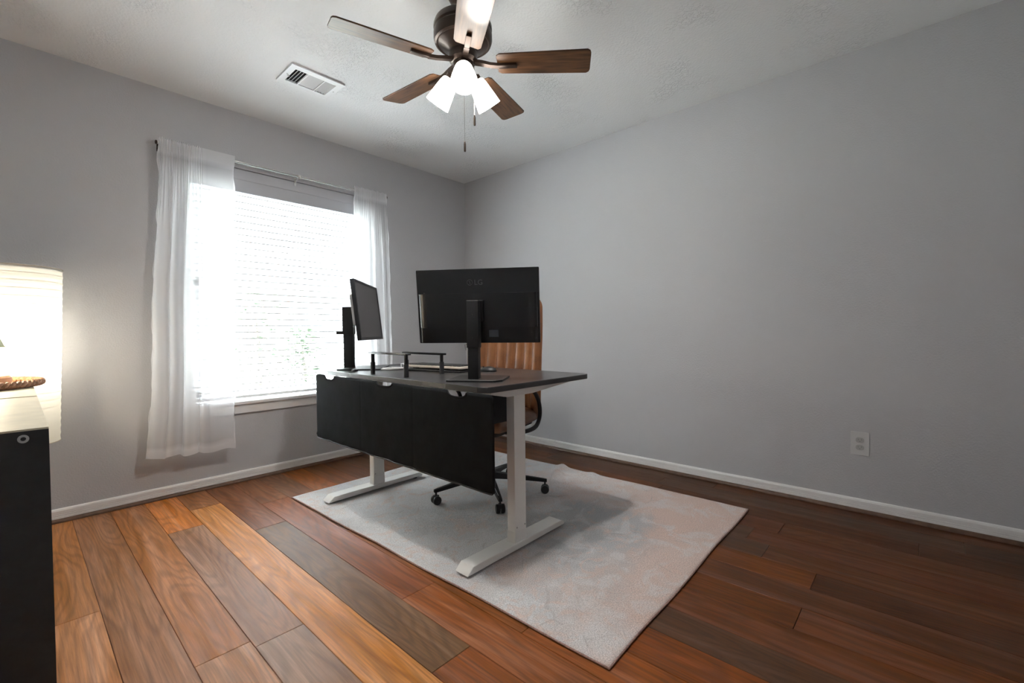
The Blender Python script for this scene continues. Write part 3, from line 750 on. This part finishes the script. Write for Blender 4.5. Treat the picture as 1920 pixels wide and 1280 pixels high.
# lettering: round mark and the two letters
def text(body, size, mat, name, par, Tm, ext=.0003):
    cu = bpy.data.curves.new(name, 'FONT'); cu.body = body; cu.size = size; cu.extrude = ext; cu.align_x = 'LEFT'
    cu.materials.append(mat)
    tmp = bpy.data.objects.new('tmp', cu); COL.objects.link(tmp); bpy.context.view_layer.update()
    me = bpy.data.meshes.new_from_object(tmp.evaluated_get(bpy.context.evaluated_depsgraph_get())); bpy.data.objects.remove(tmp)
    o = bpy.data.objects.new(name, me); COL.objects.link(o); o.parent = par; o.matrix_local = Tm; return o
xr = Vector(T.col[0][:3]); ur = Vector(T.col[1][:3]); zr = Vector(T.col[2][:3]); to_ = Vector(T.col[3][:3])
Tb = T3(-xr, ur, -zr, to_-zr*.0098)     # back-side frame: x to image-right, y up, z out of the back
logo = text('LG', .034, M_LOGO, 'lettering', mR, Tb @ Matrix.Translation((-.012, .100, .0005)))
em = G()
em.tube([Tb @ Vector((-.032+.0125*math.cos(2*PI*k/24), .112+.0125*math.sin(2*PI*k/24), .0004)) for k in range(24)], .0011, 6, closed=True)
em.box((-.0335, .106, .0002), (-.0315, .119, .0008), 0, Tb).box((-.0335, .106, .0002), (-.0275, .1078, .0008), 0, Tb)
em.lathe([(.0014, .0002), (.0014, .0008)], (0, 0, 0), 8, Tb @ Matrix.Translation((-.037, .1165, 0)))
em.build('round_emblem', M_LOGO, mR)
# --- the left-hand one, screen showing at a slant
yawL = .812; tL = .11
rL = Vector((math.cos(yawL), math.sin(yawL), 0)); nL = Vector((-math.sin(yawL), math.cos(yawL), 0))
bL = Vector((-1.737, -.792, 0))-nL*.125+rL*.155
mL, TL, *_ = monitor('monitor', (-1.512, -.785, 1.111), yawL, tL, .58, .352, -1, 'black monitor turned sideways showing its blank grey screen, before the window', (bL.x, bL.y), .3, .25, None, None)
P = [(-.155, -.125), (.125, -.125), (.155, -.10), (.155, .115), (.145, .125), (-.155, .125)]
o = G().prism(P, .0008, .0085, T3(rL, nL, (0, 0, 1))).build('base_plate', M_BLACKG, mL)
pL = Vector((-1.606, -.700, 0))-Vector((bL.x, bL.y, 0))
post(mL, pL, nL, -rL, (.008, .225), .058, .050)
slL = post(mL, pL, nL, -rL, (.215, .385), .066, .056, 'stand_sleeve')
G().box((.028, -.012, .215), (.075, .012, .235), .002, T3(nL, -rL, (0, 0, 1), (pL.x, pL.y, 0))).build('cable_hook', M_BLACK, slL, auto=30)
G().box((-.245, -.085, -.046), (.245, .095, -.0195), .006, TL).build('rear_housing', M_SILVER, mL, auto=30)
G().box((-.05, -.05, -.085), (.05, .05, -.045), .003, TL).build('mount_plate', M_BLACK, mL, auto=30)

# ------------------------------------------------------------------ things on the desk
def riser(x, y0, y1, zt_, label, top_mat):
    t = empty('riser_frame', (x, (y0+y1)/2, DZ1), 0, label, 'riser')
    hh = zt_-DZ1; L_ = (y1-y0)/2
    box('crossbar', (-.016, -L_-.02, hh-.010), (.016, L_+.02, hh), top_mat, t, .0015)
    for s in (-1, 1):
        l = G().lathe([(.0125, 0), (.0125, .062), (.0115, .064)], (0, s*L_, .0005), 14).build('leg', M_BLACK, t, auto=30)
        G().lathe([(.0092, .060), (.0092, hh-.0098)], (0, s*L_, .0005), 12).build('inner_tube', M_BLACK, l, auto=30)
    return t
riser(-1.716, -1.468, -1.160, .8755, 'black two-legged metal riser frame nearer the desk edge', plain('satin_dark_steel', (.09, .09, .095), .22, .6))
riser(-1.488, -1.462, -1.140, .866, 'black two-legged metal riser frame behind the first, before the keyboard', plain('flat_black_steel', (.008, .008, .009), .75, spec=.2))
# keyboard
kb = empty('keyboard', (-1.345, -1.275, DZ1), .15, 'pale slim keyboard with dark keys on a black rest', 'keyboard')
KL = .43
G().box((-.095, -KL/2-.01, .0008), (.085, KL/2-.02, .010), .003).build('wrist_rest', M_BLACK, kb, auto=30)
G().box((-.070, -KL/2, .017), (.070, KL/2, .031), .005).build('case', M_KB, kb, auto=30)
for s in (-1, 1):
    G().box((-.060, s*.15-.015, .0095), (-.04, s*.15+.015, .0175), .001).build('tilt_foot', M_BLACK, kb)
km = None
for i in range(5):
    for j in range(14):
        if km is None:
            km = G().box((-.0085, -.0125, 0), (.0085, .0125, .007), .002).build('key', M_KEY, kb, (-.05+i*.0235, -KL/2+.03+j*.0285, .0308)); continue
        o = km.copy(); COL.objects.link(o); o.location = (-.05+i*.0235, -KL/2+.03+j*.0285, .0308)
# mouse
mo = empty('computer_mouse', (-1.225, -1.545, DZ1), .2, 'small low black mouse beside the keyboard near the chair', 'mouse')
g = G(); V = []; 
bm = bmesh.new(); bmesh.ops.create_uvsphere(bm, u_segments=20, v_segments=12, radius=1)
for v in bm.verts: v.co = Vector((v.co.x*.034, v.co.y*.055, max(0.001, v.co.z*.028*(1-.2*v.co.y))))
g.bm(bm).build('shell', M_BLACKG, mo, smooth=True)
G().lathe([(.004, -.003), (.004, .003)], (0, .03, .0235), 10, T3((0, 0, 1), (0, 1, 0), (1, 0, 0))).build('scroll_wheel', M_BLACK, mo)
# crumpled white cable bundle
g = G(); rg = random.Random(5)
pts = []
for k in range(150):
    a = k*.42; rad = .028+.022*math.sin(k*.13)+.006*rg.random()
    pts.append((rad*1.6*math.cos(a)-.0, rad*math.sin(a)+.01*math.sin(k*.05), .003+.010*(.5+.5*math.sin(k*.21))*(k/150)+.002*rg.random()))
cb = g.tube(pts, .0028, 6).tube([(.05, .0, .006), (.055, .02, .02), (.045, .035, .034), (.03, .045, .03), (.03, .06, .006)], .0032, 6).build('cable_bundle', M_CABLE, None, (-1.475, -1.000, DZ1+.0008), auto=60)
cb.rotation_euler = (0, 0, -.75)
mark(cb, 'tangled coil of white cable lying between risers and screen base', 'cable')
mark(G().box((-.012, -.018, .0006), (.012, .018, .014), .004).build('cable_clip', M_BLACK, None, (-1.700, -.935, DZ1), auto=30), 'tiny black cable clip on the desk edge in front of the screen base', 'clip')

# ------------------------------------------------------------------ office chair (local +X = forward)
CC = Vector((-1.105, -1.42, 0)); CA = math.radians(193)
ch = empty('office_chair', (CC.x, CC.y, .0), CA, 'tan leather high-back office chair with black arms and star base', 'chair')
Rc = Matrix.Rotation(-CA, 3, 'Z')
def wl(x, y): return Rc @ (Vector((x, y, 0))-CC)
cast = [(-1.436, -1.333), (-1.297, -1.700), (-.896, -1.687)]
ang3 = math.atan2(-1.687+1.42, -.896+1.105)
cast += [(CC.x+.34*math.cos(ang3+math.radians(72*k)), CC.y+.34*math.sin(ang3+math.radians(72*k))) for k in (1, 2)]
G().lathe([(.045, .095), (.048, .10), (.048, .135), (.034, .145)], n=24).build('base_hub', M_BLACK, ch, auto=30)
G().lathe([(.030, .14), (.030, .26), (.022, .262), (.022, .40)], n=20).build('gas_lift', M_BLACK, ch, auto=30)
for (x, y) in cast:
    p = wl(x, y); d = Vector((p.x, p.y, 0)); L_ = d.length; d.normalize(); sd = Vector((-d.y, d.x, 0))
    Tm = T3(d, sd, (0, 0, 1))
    zf = rz_at(x, y)
    V = []
    for (s, hw, z0, z1) in ((.03, .026, .098, .135), (.18, .019, .092, .118), (L_-.012, .013, .078, .098), (L_+.012, .011, .076, .094)):
        V += [Vector((s, -hw, z0)), Vector((s, hw, z0)), Vector((s, hw*.8, z1)), Vector((s, -hw*.8, z1))]
    Fs = [(4*i+j, 4*i+(j+1) % 4, 4*i+4+(j+1) % 4, 4*i+4+j) for i in range(3) for j in range(4)]+[(0, 1, 2, 3), (15, 14, 13, 12)]
    g = G(); g.add([Tm @ v for v in V], Fs); sp = g.build('base_spoke', M_BLACK, ch); b_ = sp.modifiers.new('b', 'BEVEL'); b_.width = .004; b_.segments = 2
    e = d*L_
    cg = G().tube([e+Vector((0, 0, .085)), e+Vector((0, 0, zf+.03))], .006, 8)
    for s in (-1, 1):
        w0 = e+sd*s*.0135+Vector((0, 0, zf+.0255))
        Tw = T3(d, (0, 0, 1), sd, w0)
        cg.lathe([(.012, -.010), (.0225, -.0095), (.0245, -.006), (.0245, .006), (.0225, .0095), (.012, .010)], (0, 0, 0), 20, Tw)
    cg.box((-.016, -.008, zf+.030), (.016, .008, zf+.052), .003, T3(d, sd, (0, 0, 1), e))
    cg.build('caster', M_BLACKG, ch, auto=30)
# highlight along the front spoke, put in as a bright chrome line
p = wl(*cast[1]); d = Vector((p.x, p.y, 0)); L_ = d.length; d.normalize(); sd = Vector((-d.y, d.x, 0))
G().tube([d*.06-sd*.012+Vector((0, 0, .134)), d*.18-sd*.010+Vector((0, 0, .1185)), d*(L_-.02)-sd*.006+Vector((0, 0, .0985))], .0022, 6).build('highlight_strip', M_CHROME, ch)
# seat
def pad(name, w_, d_, h_, z0, x0, nx=26, ny=30, ribs=0):
    bm = bmesh.new(); bmesh.ops.create_grid(bm, x_segments=nx, y_segments=ny, size=.5)
    Vt = []
    for v in bm.verts:
        u, s = v.co.x*2, v.co.y*2
        e = max(0, 1-abs(u)**4)*max(0, 1-abs(s)**4)
        rib = -.008*abs(math.sin(s*PI*4))**.5*0 + (.006*abs(math.cos(s*PI*3.5)) if ribs else 0)
        cr = 1-.06*(u*u)*(s*s)
        v.co = Vector((x0+u*d_/2*cr, s*w_/2*cr, z0+h_*(.45+.55*e**.35)+rib*e))
    g_ = G().bm(bm); nV = len(g_.v)
    bot = [Vector((v.x*1+(x0-v.x)*.04, v.y*.96, z0)) for v in g_.v]
    g2 = G(); g2.v = g_.v+bot; g2.f = g_.f+[tuple(reversed([nV+i for i in f])) for f in g_.f]
    from collections import Counter
    cnt = Counter()
    for f in g_.f:
        for a, b in zip(f, f[1:]+f[:1]): cnt[frozenset((a, b))] += 1
    for f in g_.f:
        for a, b in zip(f, f[1:]+f[:1]):
            if cnt[frozenset((a, b))] == 1: g2.f.append((b, a, nV+a, nV+b))
    g2.m = [0]*len(g2.f)
    return g2
pad('seat', .50, .50, .085, .435, .02, ribs=1).build('seat', M_LEATHER, ch, smooth=True)
G().box((-.20, -.20, .405), (.23, .20, .437), .012).box((-.10, -.07, .375), (.10, .07, .408), .008).build('seat_pan', M_BLACK, ch, auto=30)
# back: padded shell, front face with vertical channels
nu, nv = 64, 44; Z0, Z1, HW = .425, 1.190, .268
def back_pt(u, v, front):
    # superellipse-ish outline with rounded corners
    z = Z0+(Z1-Z0)*v
    cr = .07; hw = HW*(.94+.06*math.sin(v*PI*.9)+.015*v)
    e = 0
    for zc, sgn in ((Z1-cr, 1), (Z0+cr, -1)):
        q = (z-zc)*sgn
        if q > 0: e = max(e, cr-math.sqrt(max(0, cr*cr-q*q)))
    y = u*(hw-e)
    xb = -.235-.055*math.sin((v-.1)*PI*.9)*-0.4-.10*max(0, v-.35)**1.3 + .02*math.cos(v*5)
    bow = .060*(abs(y)/HW)**2.2*(.4+.6*min(1, v*1.8))   # wings come forward
    edge = min(1, (1-abs(u))/.10)*min(1, min(v, 1-v)/.045); edge = max(0, edge)**.5
    if front:
        ch_ = abs(math.sin(u*PI*4))**.55 if abs(u) < .80 else 1
        th = .020+.022*edge*ch_ - (.0 if abs(u) < .8 else 0)
        return Vector((xb+bow+th*edge+ (0 if edge > 0 else 0), y, z))
    return Vector((xb+bow-.026*edge-.004, y, z))
g = G(); V = []
for fr in (1, 0):
    for j in range(nv+1):
        vv = j/nv; vv = .5-.5*math.cos(vv*PI)
        for i in range(nu+1): V.append(back_pt(-1+2*i/nu, vv, fr))
st = (nu+1)*(nv+1); Fs = []
for j in range(nv):
    for i in range(nu):
        a = j*(nu+1)+i; Fs.append((a, a+1, a+nu+2, a+nu+1)); Fs.append((st+a, st+a+nu+1, st+a+nu+2, st+a+1))
per = [i for i in range(nu+1)]+[j*(nu+1)+nu for j in range(1, nv+1)]+[nv*(nu+1)+i for i in range(nu-1, -1, -1)]+[j*(nu+1) for j in range(nv-1, 0, -1)]
for k in range(len(per)):
    a, b = per[k], per[(k+1) % len(per)]; Fs.append((a, b, st+b, st+a))
bk = mesh('backrest', V, Fs, M_LEATHER, ch, smooth=True)
pp = [back_pt(-1+2*(k % (nu+1))/nu, .5-.5*math.cos((k//(nu+1))/nv*PI), 1)*.5+back_pt(-1+2*(k % (nu+1))/nu, .5-.5*math.cos((k//(nu+1))/nv*PI), 0)*.5 for k in per]
G().tube(pp, .0035, 6, closed=True).build('piping', M_LEATHER, bk, auto=60)
G().box((-.295, -.05, .40), (-.265, .05, .62), .008).box((-.28, -.045, .385), (-.08, .045, .41), .006).build('back_bracket', M_BLACK, ch, auto=30)
def smooth_path(P, n=6):
    P = [Vector(p) for p in P]; out = []
    for i in range(len(P)-1):
        p0, p1, p2, p3 = P[max(i-1, 0)], P[i], P[i+1], P[min(i+2, len(P)-1)]
        for k in range(n):
            t = k/n
            out.append(.5*((2*p1)+(-p0+p2)*t+(2*p0-5*p1+4*p2-p3)*t*t+(-p0+3*p1-3*p2+p3)*t*t*t))
    out.append(P[-1]); return out
for s in (-1, 1):
    Y = s*.285
    P = [(.12, s*.19, .415), (.02, Y-.03*s, .405), (-.06, Y, .418), (-.115, Y, .455), (-.128, Y, .51), (-.105, Y, .575), (-.045, Y, .632), (.03, Y, .655), (.15, Y, .658), (.205, Y, .640), (.225, Y, .58), (.20, Y, .48), (.16, Y-.03*s, .425), (.10, s*.19, .412)]
    ar = G().tube(smooth_path(P), .0125, 10).build('armrest', M_BLACK, ch, auto=60)
    G().box((-.03, Y-.028, .662), (.18, Y+.028, .682), .009).build('arm_pad', M_BLACK, ar, auto=30)

# ------------------------------------------------------------------ ceiling fan
FC = Vector((-1.6918, -1.8874, 0)); FT = (.0058, .0542)
fan = empty('ceiling_fan', (FC.x, FC.y, H), 0, 'five-blade bronze ceiling fan with walnut blades and three lit glass shades', 'ceiling fan')
def fz(z): return z-H
G().lathe([(.066, 0), (.066, -.012), (.060, -.04), (.045, -.068), (.026, -.082), (.018, -.084)], n=32).build('canopy', M_BRONZE, fan, auto=35)
G().lathe([(.013, -.080), (.013, -.135)], n=16).build('downrod', M_BRONZE, fan, auto=35)
G().lathe([(.022, -.116), (.030, -.120), (.060, -.126), (.106, -.134), (.119, -.144), (.1245, -.158), (.1245, -.172), (.1195, -.177), (.1195, -.181), (.1245, -.186), (.1245, -.214), (.120, -.226), (.112, -.231), (.106, -.229), (.103, -.232), (.080, -.246), (.060, -.262), (.056, -.270)], n=48).build('motor_housing', M_BRONZE, fan, auto=30)
G().lathe([(.060, -.268), (.062, -.276), (.060, -.300), (.050, -.306), (.044, -.310), (.044, -.352), (.040, -.362), (.018, -.372), (.004, -.374)], n=32).build('switch_housing', M_BRONZE, fan, auto=30)
a0 = 2.8318
blade_me = None
for k in range(5):
    a = a0+k*2*PI/5
    dx, dy = math.cos(a), math.sin(a)
    zz = 2.124-H
    ax = Vector((dx, dy, FT[0]*dx+FT[1]*dy)).normalized()
    ay = Vector((-dy, dx, FT[0]*-dy+FT[1]*dx)).normalized()
    an = ax.cross(ay)
    pit = math.radians(-11); ayp = ay*math.cos(pit)+an*math.sin(pit); anp = ax.cross(ayp)
    o = bpy.data.objects.new('blade_assembly', None)
    if blade_me is None:
        P = [(.148, -.046), (.162, -.056), (.30, -.060), (.525, -.0655), (.536, -.058), (.540, -.045), (.540, .045), (.536, .058), (.525, .0655), (.30, .060), (.162, .056), (.148, .046)]
        g = G().prism(P, -.003, .003); blade_me = g
        bo = g.build('blade', M_BLADE, fan); b_ = bo.modifiers.new('b', 'BEVEL'); b_.width = .001; b_.segments = 1
        iron = G()
        iron.box((.150, -.011, -.016), (.232, .011, -.0035), .004)
        V = []
        for (x, hw, z0, z1) in ((.050, .013, .003, .016), (.085, .012, -.004, .010), (.12, .0105, -.012, .001), (.155, .011, -.0165, -.004)):
            V += [Vector((x, -hw, z0)), Vector((x, hw, z0)), Vector((x, hw, z1)), Vector((x, -hw, z1))]
        iron.add(V, [(4*i+j, 4*i+(j+1) % 4, 4*i+4+(j+1) % 4, 4*i+4+j) for i in range(3) for j in range(4)]+[(0, 1, 2, 3), (15, 14, 13, 12)])
        io = iron.build('blade_iron', M_BRONZE, fan, auto=30)
    else:
        bo = bo.copy(); COL.objects.link(bo); io = io.copy(); COL.objects.link(io)
    bo.matrix_local = T3(ax, ayp, anp, (0, 0, zz)); io.matrix_local = T3(ax, ay*math.cos(pit*.6)+an*math.sin(pit*.6), ax.cross(ay*math.cos(pit*.6)+an*math.sin(pit*.6)), (0, 0, zz))
# three tulip shades, one of them pointing at the camera
cam_az = math.atan2(CAM.y-FC.y, CAM.x-FC.x)
for k in range(3):
    a = cam_az+.02+k*2*PI/3
    d = Vector((math.cos(a), math.sin(a), 0))
    tilt_ = math.radians(37)    # from straight down
    axd = d*math.sin(tilt_)+Vector((0, 0, -1))*math.cos(tilt_)
    side = Vector((-d.y, d.x, 0)); oth = side.cross(axd)
    p0 = d*.030+Vector((0, 0, -.325)); p1 = d*.036+Vector((0, 0, -.330)); p2 = p1+axd*.028
    arm = G().tube(smooth_path([p0, p1, p2, p2+axd*.012], 4), .0095, 10).lathe([(.020, -.004), (.026, .0), (.027, .018), (.024, .024)], (0, 0, 0), 20, T3(side, oth, axd, p2)).build('light_arm', M_BRONZE, fan, auto=40)
    Ts = T3(side, oth, axd, p2+axd*.016)
    sh = G().lathe([(.026, 0), (.032, .004), (.038, .02), (.0475, .075), (.054, .118), (.0515, .118), (.0455, .075), (.036, .022), (.024, .004)], (0, 0, 0), 32, Ts, cap=False).build('glass_shade', M_GLASS_GLOW, fan, auto=50)
    pf_ = bpy.data.lights.new('fan_bulb_light', 'POINT'); pf_.energy = FAN_WATT; pf_.color = (1, .975, .93); pf_.shadow_soft_size = .04
    po_ = bpy.data.objects.new('fan_bulb_light', pf_); COL.objects.link(po_); po_.location = Vector((FC.x, FC.y, H))+p2+axd*.098
    G().lathe([(.006, .01), (.012, .02), (.019, .045), (.020, .062), (.013, .078), (.003, .083)], (0, 0, 0), 16, Ts).build('bulb', M_BULB, sh, smooth=True)
for (dx_, dy_, zl, fl) in ((.0, .0, .492, .045), (.042, -.012, .0, .0)):
    if fl:
        px_ = Vector((-.002, -.006, 0)); z0, z1 = -.370, -.370-.278
    else:
        # second chain hangs from the switch housing's right side
        px_ = rr*.046-fw*.0; px_.z = 0; z0, z1 = -.295, -.295-.240
    chn = G().tube([(px_.x, px_.y, z0), (px_.x, px_.y, z1)], .0011, 6).build('pull_chain', M_STEEL, fan)
    G().lathe([(.001, z1+.006), (.0034, z1+.002), (.0034, z1-.002), (.0015, z1-.004)], (px_.x, px_.y, 0), 10).lathe([(.0045, z1-.005), (.0048, z1-.010), (.0048, z1-.036), (.004, z1-.040)], (px_.x, px_.y, 0), 12).build('pull_fob', M_BRONZE, chn, auto=30)

# ------------------------------------------------------------------ ceiling vent
vt = empty('ceiling_vent', (-1.825, -.720, H), 0, 'white rectangular three-way air vent set in the ceiling', 'vent')
vw, vd = .300, .226; iw, idp = .232, .148
g = G()
for a, b in (((-vw/2, -vd/2), (vw/2, -idp/2)), ((-vw/2, idp/2), (vw/2, vd/2)), ((-vw/2, -idp/2), (-iw/2, idp/2)), ((iw/2, -idp/2), (vw/2, idp/2))):
    g.box((a[0], a[1], -.010), (b[0], b[1], -.001))
g.build('frame', M_VENT, vt)
box('duct_shade_sheet', (-iw/2, -idp/2, -.0012), (iw/2, idp/2, -.0004), M_DARK, vt)  # flat black sheet standing in for the shade inside the duct
s1, s2 = -.046, .048
for x in (s1, s2): box('divider', (x-.003, -idp/2, -.0105), (x+.003, idp/2, -.0015), M_VENT, vt)
def vslat(cx, cy, L_, along, ang):
    m = Matrix.Rotation(ang, 4, 'Y' if along == 'y' else 'X')
    hw = .0068
    if along == 'y': o = G().box((-hw, -L_/2, -.0006), (hw, L_/2, .0006), 0, m).build('slat', M_VENT, vt, (cx, cy, -.0062))
    else: o = G().box((-L_/2, -hw*.66, -.0006), (L_/2, hw*.66, .0006), 0, m).build('slat', M_VENT, vt, (cx, cy, -.0062))
for k in range(4): vslat(-iw/2+.016+k*.0165, 0, idp-.002, 'y', math.radians(-48))
for k in range(12): vslat((s1+s2)/2, -idp/2+.010+k*.0117, s2-s1-.008, 'x', math.radians(-22))
for k in range(4): vslat(s2+.013+k*.0165, 0, idp-.002, 'y', math.radians(48))
for x in (-.133, .133): G().lathe([(.003, -.0118), (.003, -.0098)], (x, 0, 0), 10).build('screw', M_STEEL, vt)
box('damper_lever', (-.129, .006, -.020), (-.119, .010, -.009), M_VENT, vt)

# ------------------------------------------------------------------ wall outlet
ou = empty('wall_outlet', (0, -3.113, .364), 0, 'light grey double electrical outlet low on the plain right wall', 'outlet')
To = T3((0, 1, 0), (0, 0, 1), (-1, 0, 0))    # local x along wall, y up, z into room
g = G().prism(rrect(.079, .1245, .003, 3), 0.0002, .0055, To); pl_ = g.build('cover_plate', M_PLATE, ou); b_ = pl_.modifiers.new('b', 'BEVEL'); b_.width = .0022; b_.segments = 2; b_.limit_method = 'ANGLE'
for s in (-1, 1):
    so_ = G().prism(rrect(.036, .029, .0125, 6, 0, s*.0195), .005, .0078, To).build('socket', M_SOCK, ou)
    G().box((-.008, s*.0195-.001, .0076), (-.006, s*.0195+.008, .0081), 0, To).box((.006, s*.0195-.001, .0076), (.008, s*.0195+.007, .0081), 0, To).lathe([(.0024, .0076), (.0024, .0081)], (0, 0, 0), 10, To @ Matrix.Translation((0, s*.0195-.007, 0))).build('slot', plain('slot_shadow', (.2, .2, .2), .7) if s < 0 else bpy.data.materials['slot_shadow'] if 'slot_shadow' in bpy.data.materials else M_SOCK, so_)
G().lathe([(.0028, .0055), (.0026, .0065)], (0, 0, 0), 10, To).build('screw', M_PLATE, ou)

# ------------------------------------------------------------------ low cabinets, left
def cabinet(y0, y1, label, grp=None):
    x0, x1, h_ = XL+.035, -2.968, .780
    cx, cy = (x0+x1)/2, (y0+y1)/2
    t = empty('low_cabinet', (cx, cy, 0), 0, label, 'cabinet', 'low cabinets along the left wall')
    X0_, X1_, Y0_, Y1_ = x0-cx, x1-cx, y0-cy, y1-cy
    for nm, a, b in (('side_panel', (X0_, Y0_, .002), (X1_, Y0_+.018, h_-.004)), ('side_panel', (X0_, Y1_-.018, .002), (X1_, Y1_, h_-.004)), ('bottom_panel', (X0_, Y0_+.018, .002), (X1_, Y1_-.018, .038)), ('shelf', (X0_+.01, Y0_+.018, .38), (X1_-.004, Y1_-.018, .396)), ('back_panel', (X0_, Y0_+.018, .038), (X0_+.006, Y1_-.018, h_-.004)), ('divider', (X0_+.01, -.008, .038), (X1_-.004, .008, .38))):
        box(nm, a, b, M_CAB, t)
    g_ = G(); g_.k = 1; g_.box((X0_, Y0_, h_-.004), (X1_, Y1_, h_), 0); g_.k = 0
    g_.build('top_panel', [M_CABTOP, M_CABTOP], t)
    return t
c1 = cabinet(-1.955, -1.216, 'charcoal low cabinet with a pale top, nearest the camera')
cabinet(-1.190, -.455, 'charcoal low cabinet with a pale top, holding the woven tray')
G().lathe([(.0042, -.0002), (.0088, -.0002), (.0088, .0014), (.0042, .0014), (.0042, -.0002)], (-3.006-c1.location.x, -1.955-c1.location.y, .760), 20, T3((1, 0, 0), (0, 0, 1), (0, -1, 0)), cap=False).build('screw_cap', M_CAM, c1, auto=40)

# ------------------------------------------------------------------ woven tray, table lamp
TC = Vector((-3.150, -.715, .7803)); TR = .205
tray = empty('woven_tray', TC, 0, 'round brown woven rattan tray on the far low cabinet', 'tray')
G().lathe([(.0, .0005), (TR-.01, .0005), (TR-.006, .006), (0, .006)], n=48, cap=False).build('tray_base', M_WICK, tray, auto=40)
for ph, zc in ((0, .016), (PI, .016)):
    pts = []
    for k in range(320):
        th = 2*PI*k/320; tw = th*34+ph
        r_ = TR+.0065*math.cos(tw); pts.append((r_*math.cos(th), r_*math.sin(th), zc+.0075*math.sin(tw)))
    G().tube(pts, .0072, 6, closed=True).build('braided_rim', M_WICK, tray, auto=60)
LC = Vector((-3.121, -.700, TC.z+.0065))
tl = empty('table_lamp', LC, 0, 'small lit table lamp with turned wood base standing in the woven tray', 'lamp')
G().lathe([(.0, 0), (.092, 0), (.097, .006), (.097, .030), (.090, .038), (.0, .038)], n=40, cap=False).build('lamp_base', M_LWOOD, tl, auto=35)
G().lathe([(.030, .037), (.018, .050), (.010, .07), (.010, .14), (.014, .145)], n=20).build('lamp_stem', M_LWOOD, tl, auto=35)
g = G().lathe([(.081, .150), (.0805, .151), (.038, .270), (.037, .270)], n=40, cap=False); g.build('lamp_shade', plain('pale_linen_shade', (.50, .50, .33), .8, noise=.1, scale=200), tl, auto=60)
G().tube([(.081*math.cos(2*PI*k/40), .081*math.sin(2*PI*k/40), .151) for k in range(40)], .002, 6, closed=True).build('shade_ring', plain('green_ribbon', (.35, .4, .15), .7), tl)
G().lathe([(.008, .145), (.012, .16), (.020, .18), (.020, .20), (.010, .22), (.002, .222)], n=18).build('bulb', glow('lit_table_bulb', (1, .82, .55), 25), tl, smooth=True)
pl1 = bpy.data.lights.new('table_lamp_light', 'POINT'); pl1.energy = TABLE_WATT; pl1.color = (1, .86, .66); pl1.shadow_soft_size = .035
po = bpy.data.objects.new('table_lamp_light', pl1); COL.objects.link(po); po.location = LC+Vector((0, 0, .138))

# ------------------------------------------------------------------ paper floor lamp
PC = Vector((-3.030, -.228, .001)); PR = .170; PZ_0, PZ_1 = .474, 1.295
pf = empty('paper_floor_lamp', PC, 0, 'tall white ribbed paper cylinder lamp glowing in the corner by the cabinets', 'lamp')
nr = 24; prof = []
for i in range(nr*4+1):
    t = i/(nr*4); z = PZ_0+(PZ_1-PZ_0)*t
    prof.append((PR*(.93+.15*t)-.0016*abs(math.sin(t*nr*PI)), z-.001))
G().lathe(prof, n=56, cap=False).build('paper_shade', M_PAPER, pf, auto=60)
for i in range(nr+1):
    z = PZ_0+(PZ_1-PZ_0)*i/nr; r_ = PR*(.93+.15*i/nr)-(.0015 if 0 < i < nr else 0)
    G().tube([(r_*math.cos(2*PI*k/56), r_*math.sin(2*PI*k/56), z-.001) for k in range(56)], .0009 if 0 < i < nr else .0013, 5, closed=True).build('bamboo_rib', bpy.data.materials.get('bamboo') or plain('bamboo', (.55, .47, .33), .6), pf)
for k in range(3):
    a = PI/3+k*2*PI/3; c_, s_ = math.cos(a), math.sin(a)
    G().tube([(PR*.90*c_, PR*.90*s_, PZ_0+.02), (PR*.90*c_, PR*.90*s_, .004), (PR*.7*c_, PR*.7*s_, .003)], .0035, 8).build('leg', M_BLACK, pf, auto=60)
G().lathe([(0, PZ_1-.012), (PR*1.066, PZ_1-.012), (PR*1.066, PZ_1-.010), (0, PZ_1-.010)], n=40, cap=False).build('added_light_block', M_BLACK, pf)  # added opaque disc, closes the open top to keep light off the wall
G().tube([(0, 0, .80), (PR*.90*math.cos(PI/3), PR*.90*math.sin(PI/3), PZ_0+.02)], .002, 6).lathe([(.016, .86), (.018, .80), (.010, .79)], n=14).build('bulb_holder', M_BLACK, pf)
G().lathe([(.010, .860), (.020, .88), (.030, .91), (.030, .93), (.018, .955), (.002, .962)], n=18).build('bulb', M_BULB, pf, smooth=True)
pl2 = bpy.data.lights.new('paper_lamp_light', 'POINT'); pl2.energy = PAPER_WATT; pl2.color = (1, .97, .92); pl2.shadow_soft_size = .04
po = bpy.data.objects.new('paper_lamp_light', pl2); COL.objects.link(po); po.location = PC+Vector((0, 0, .96))
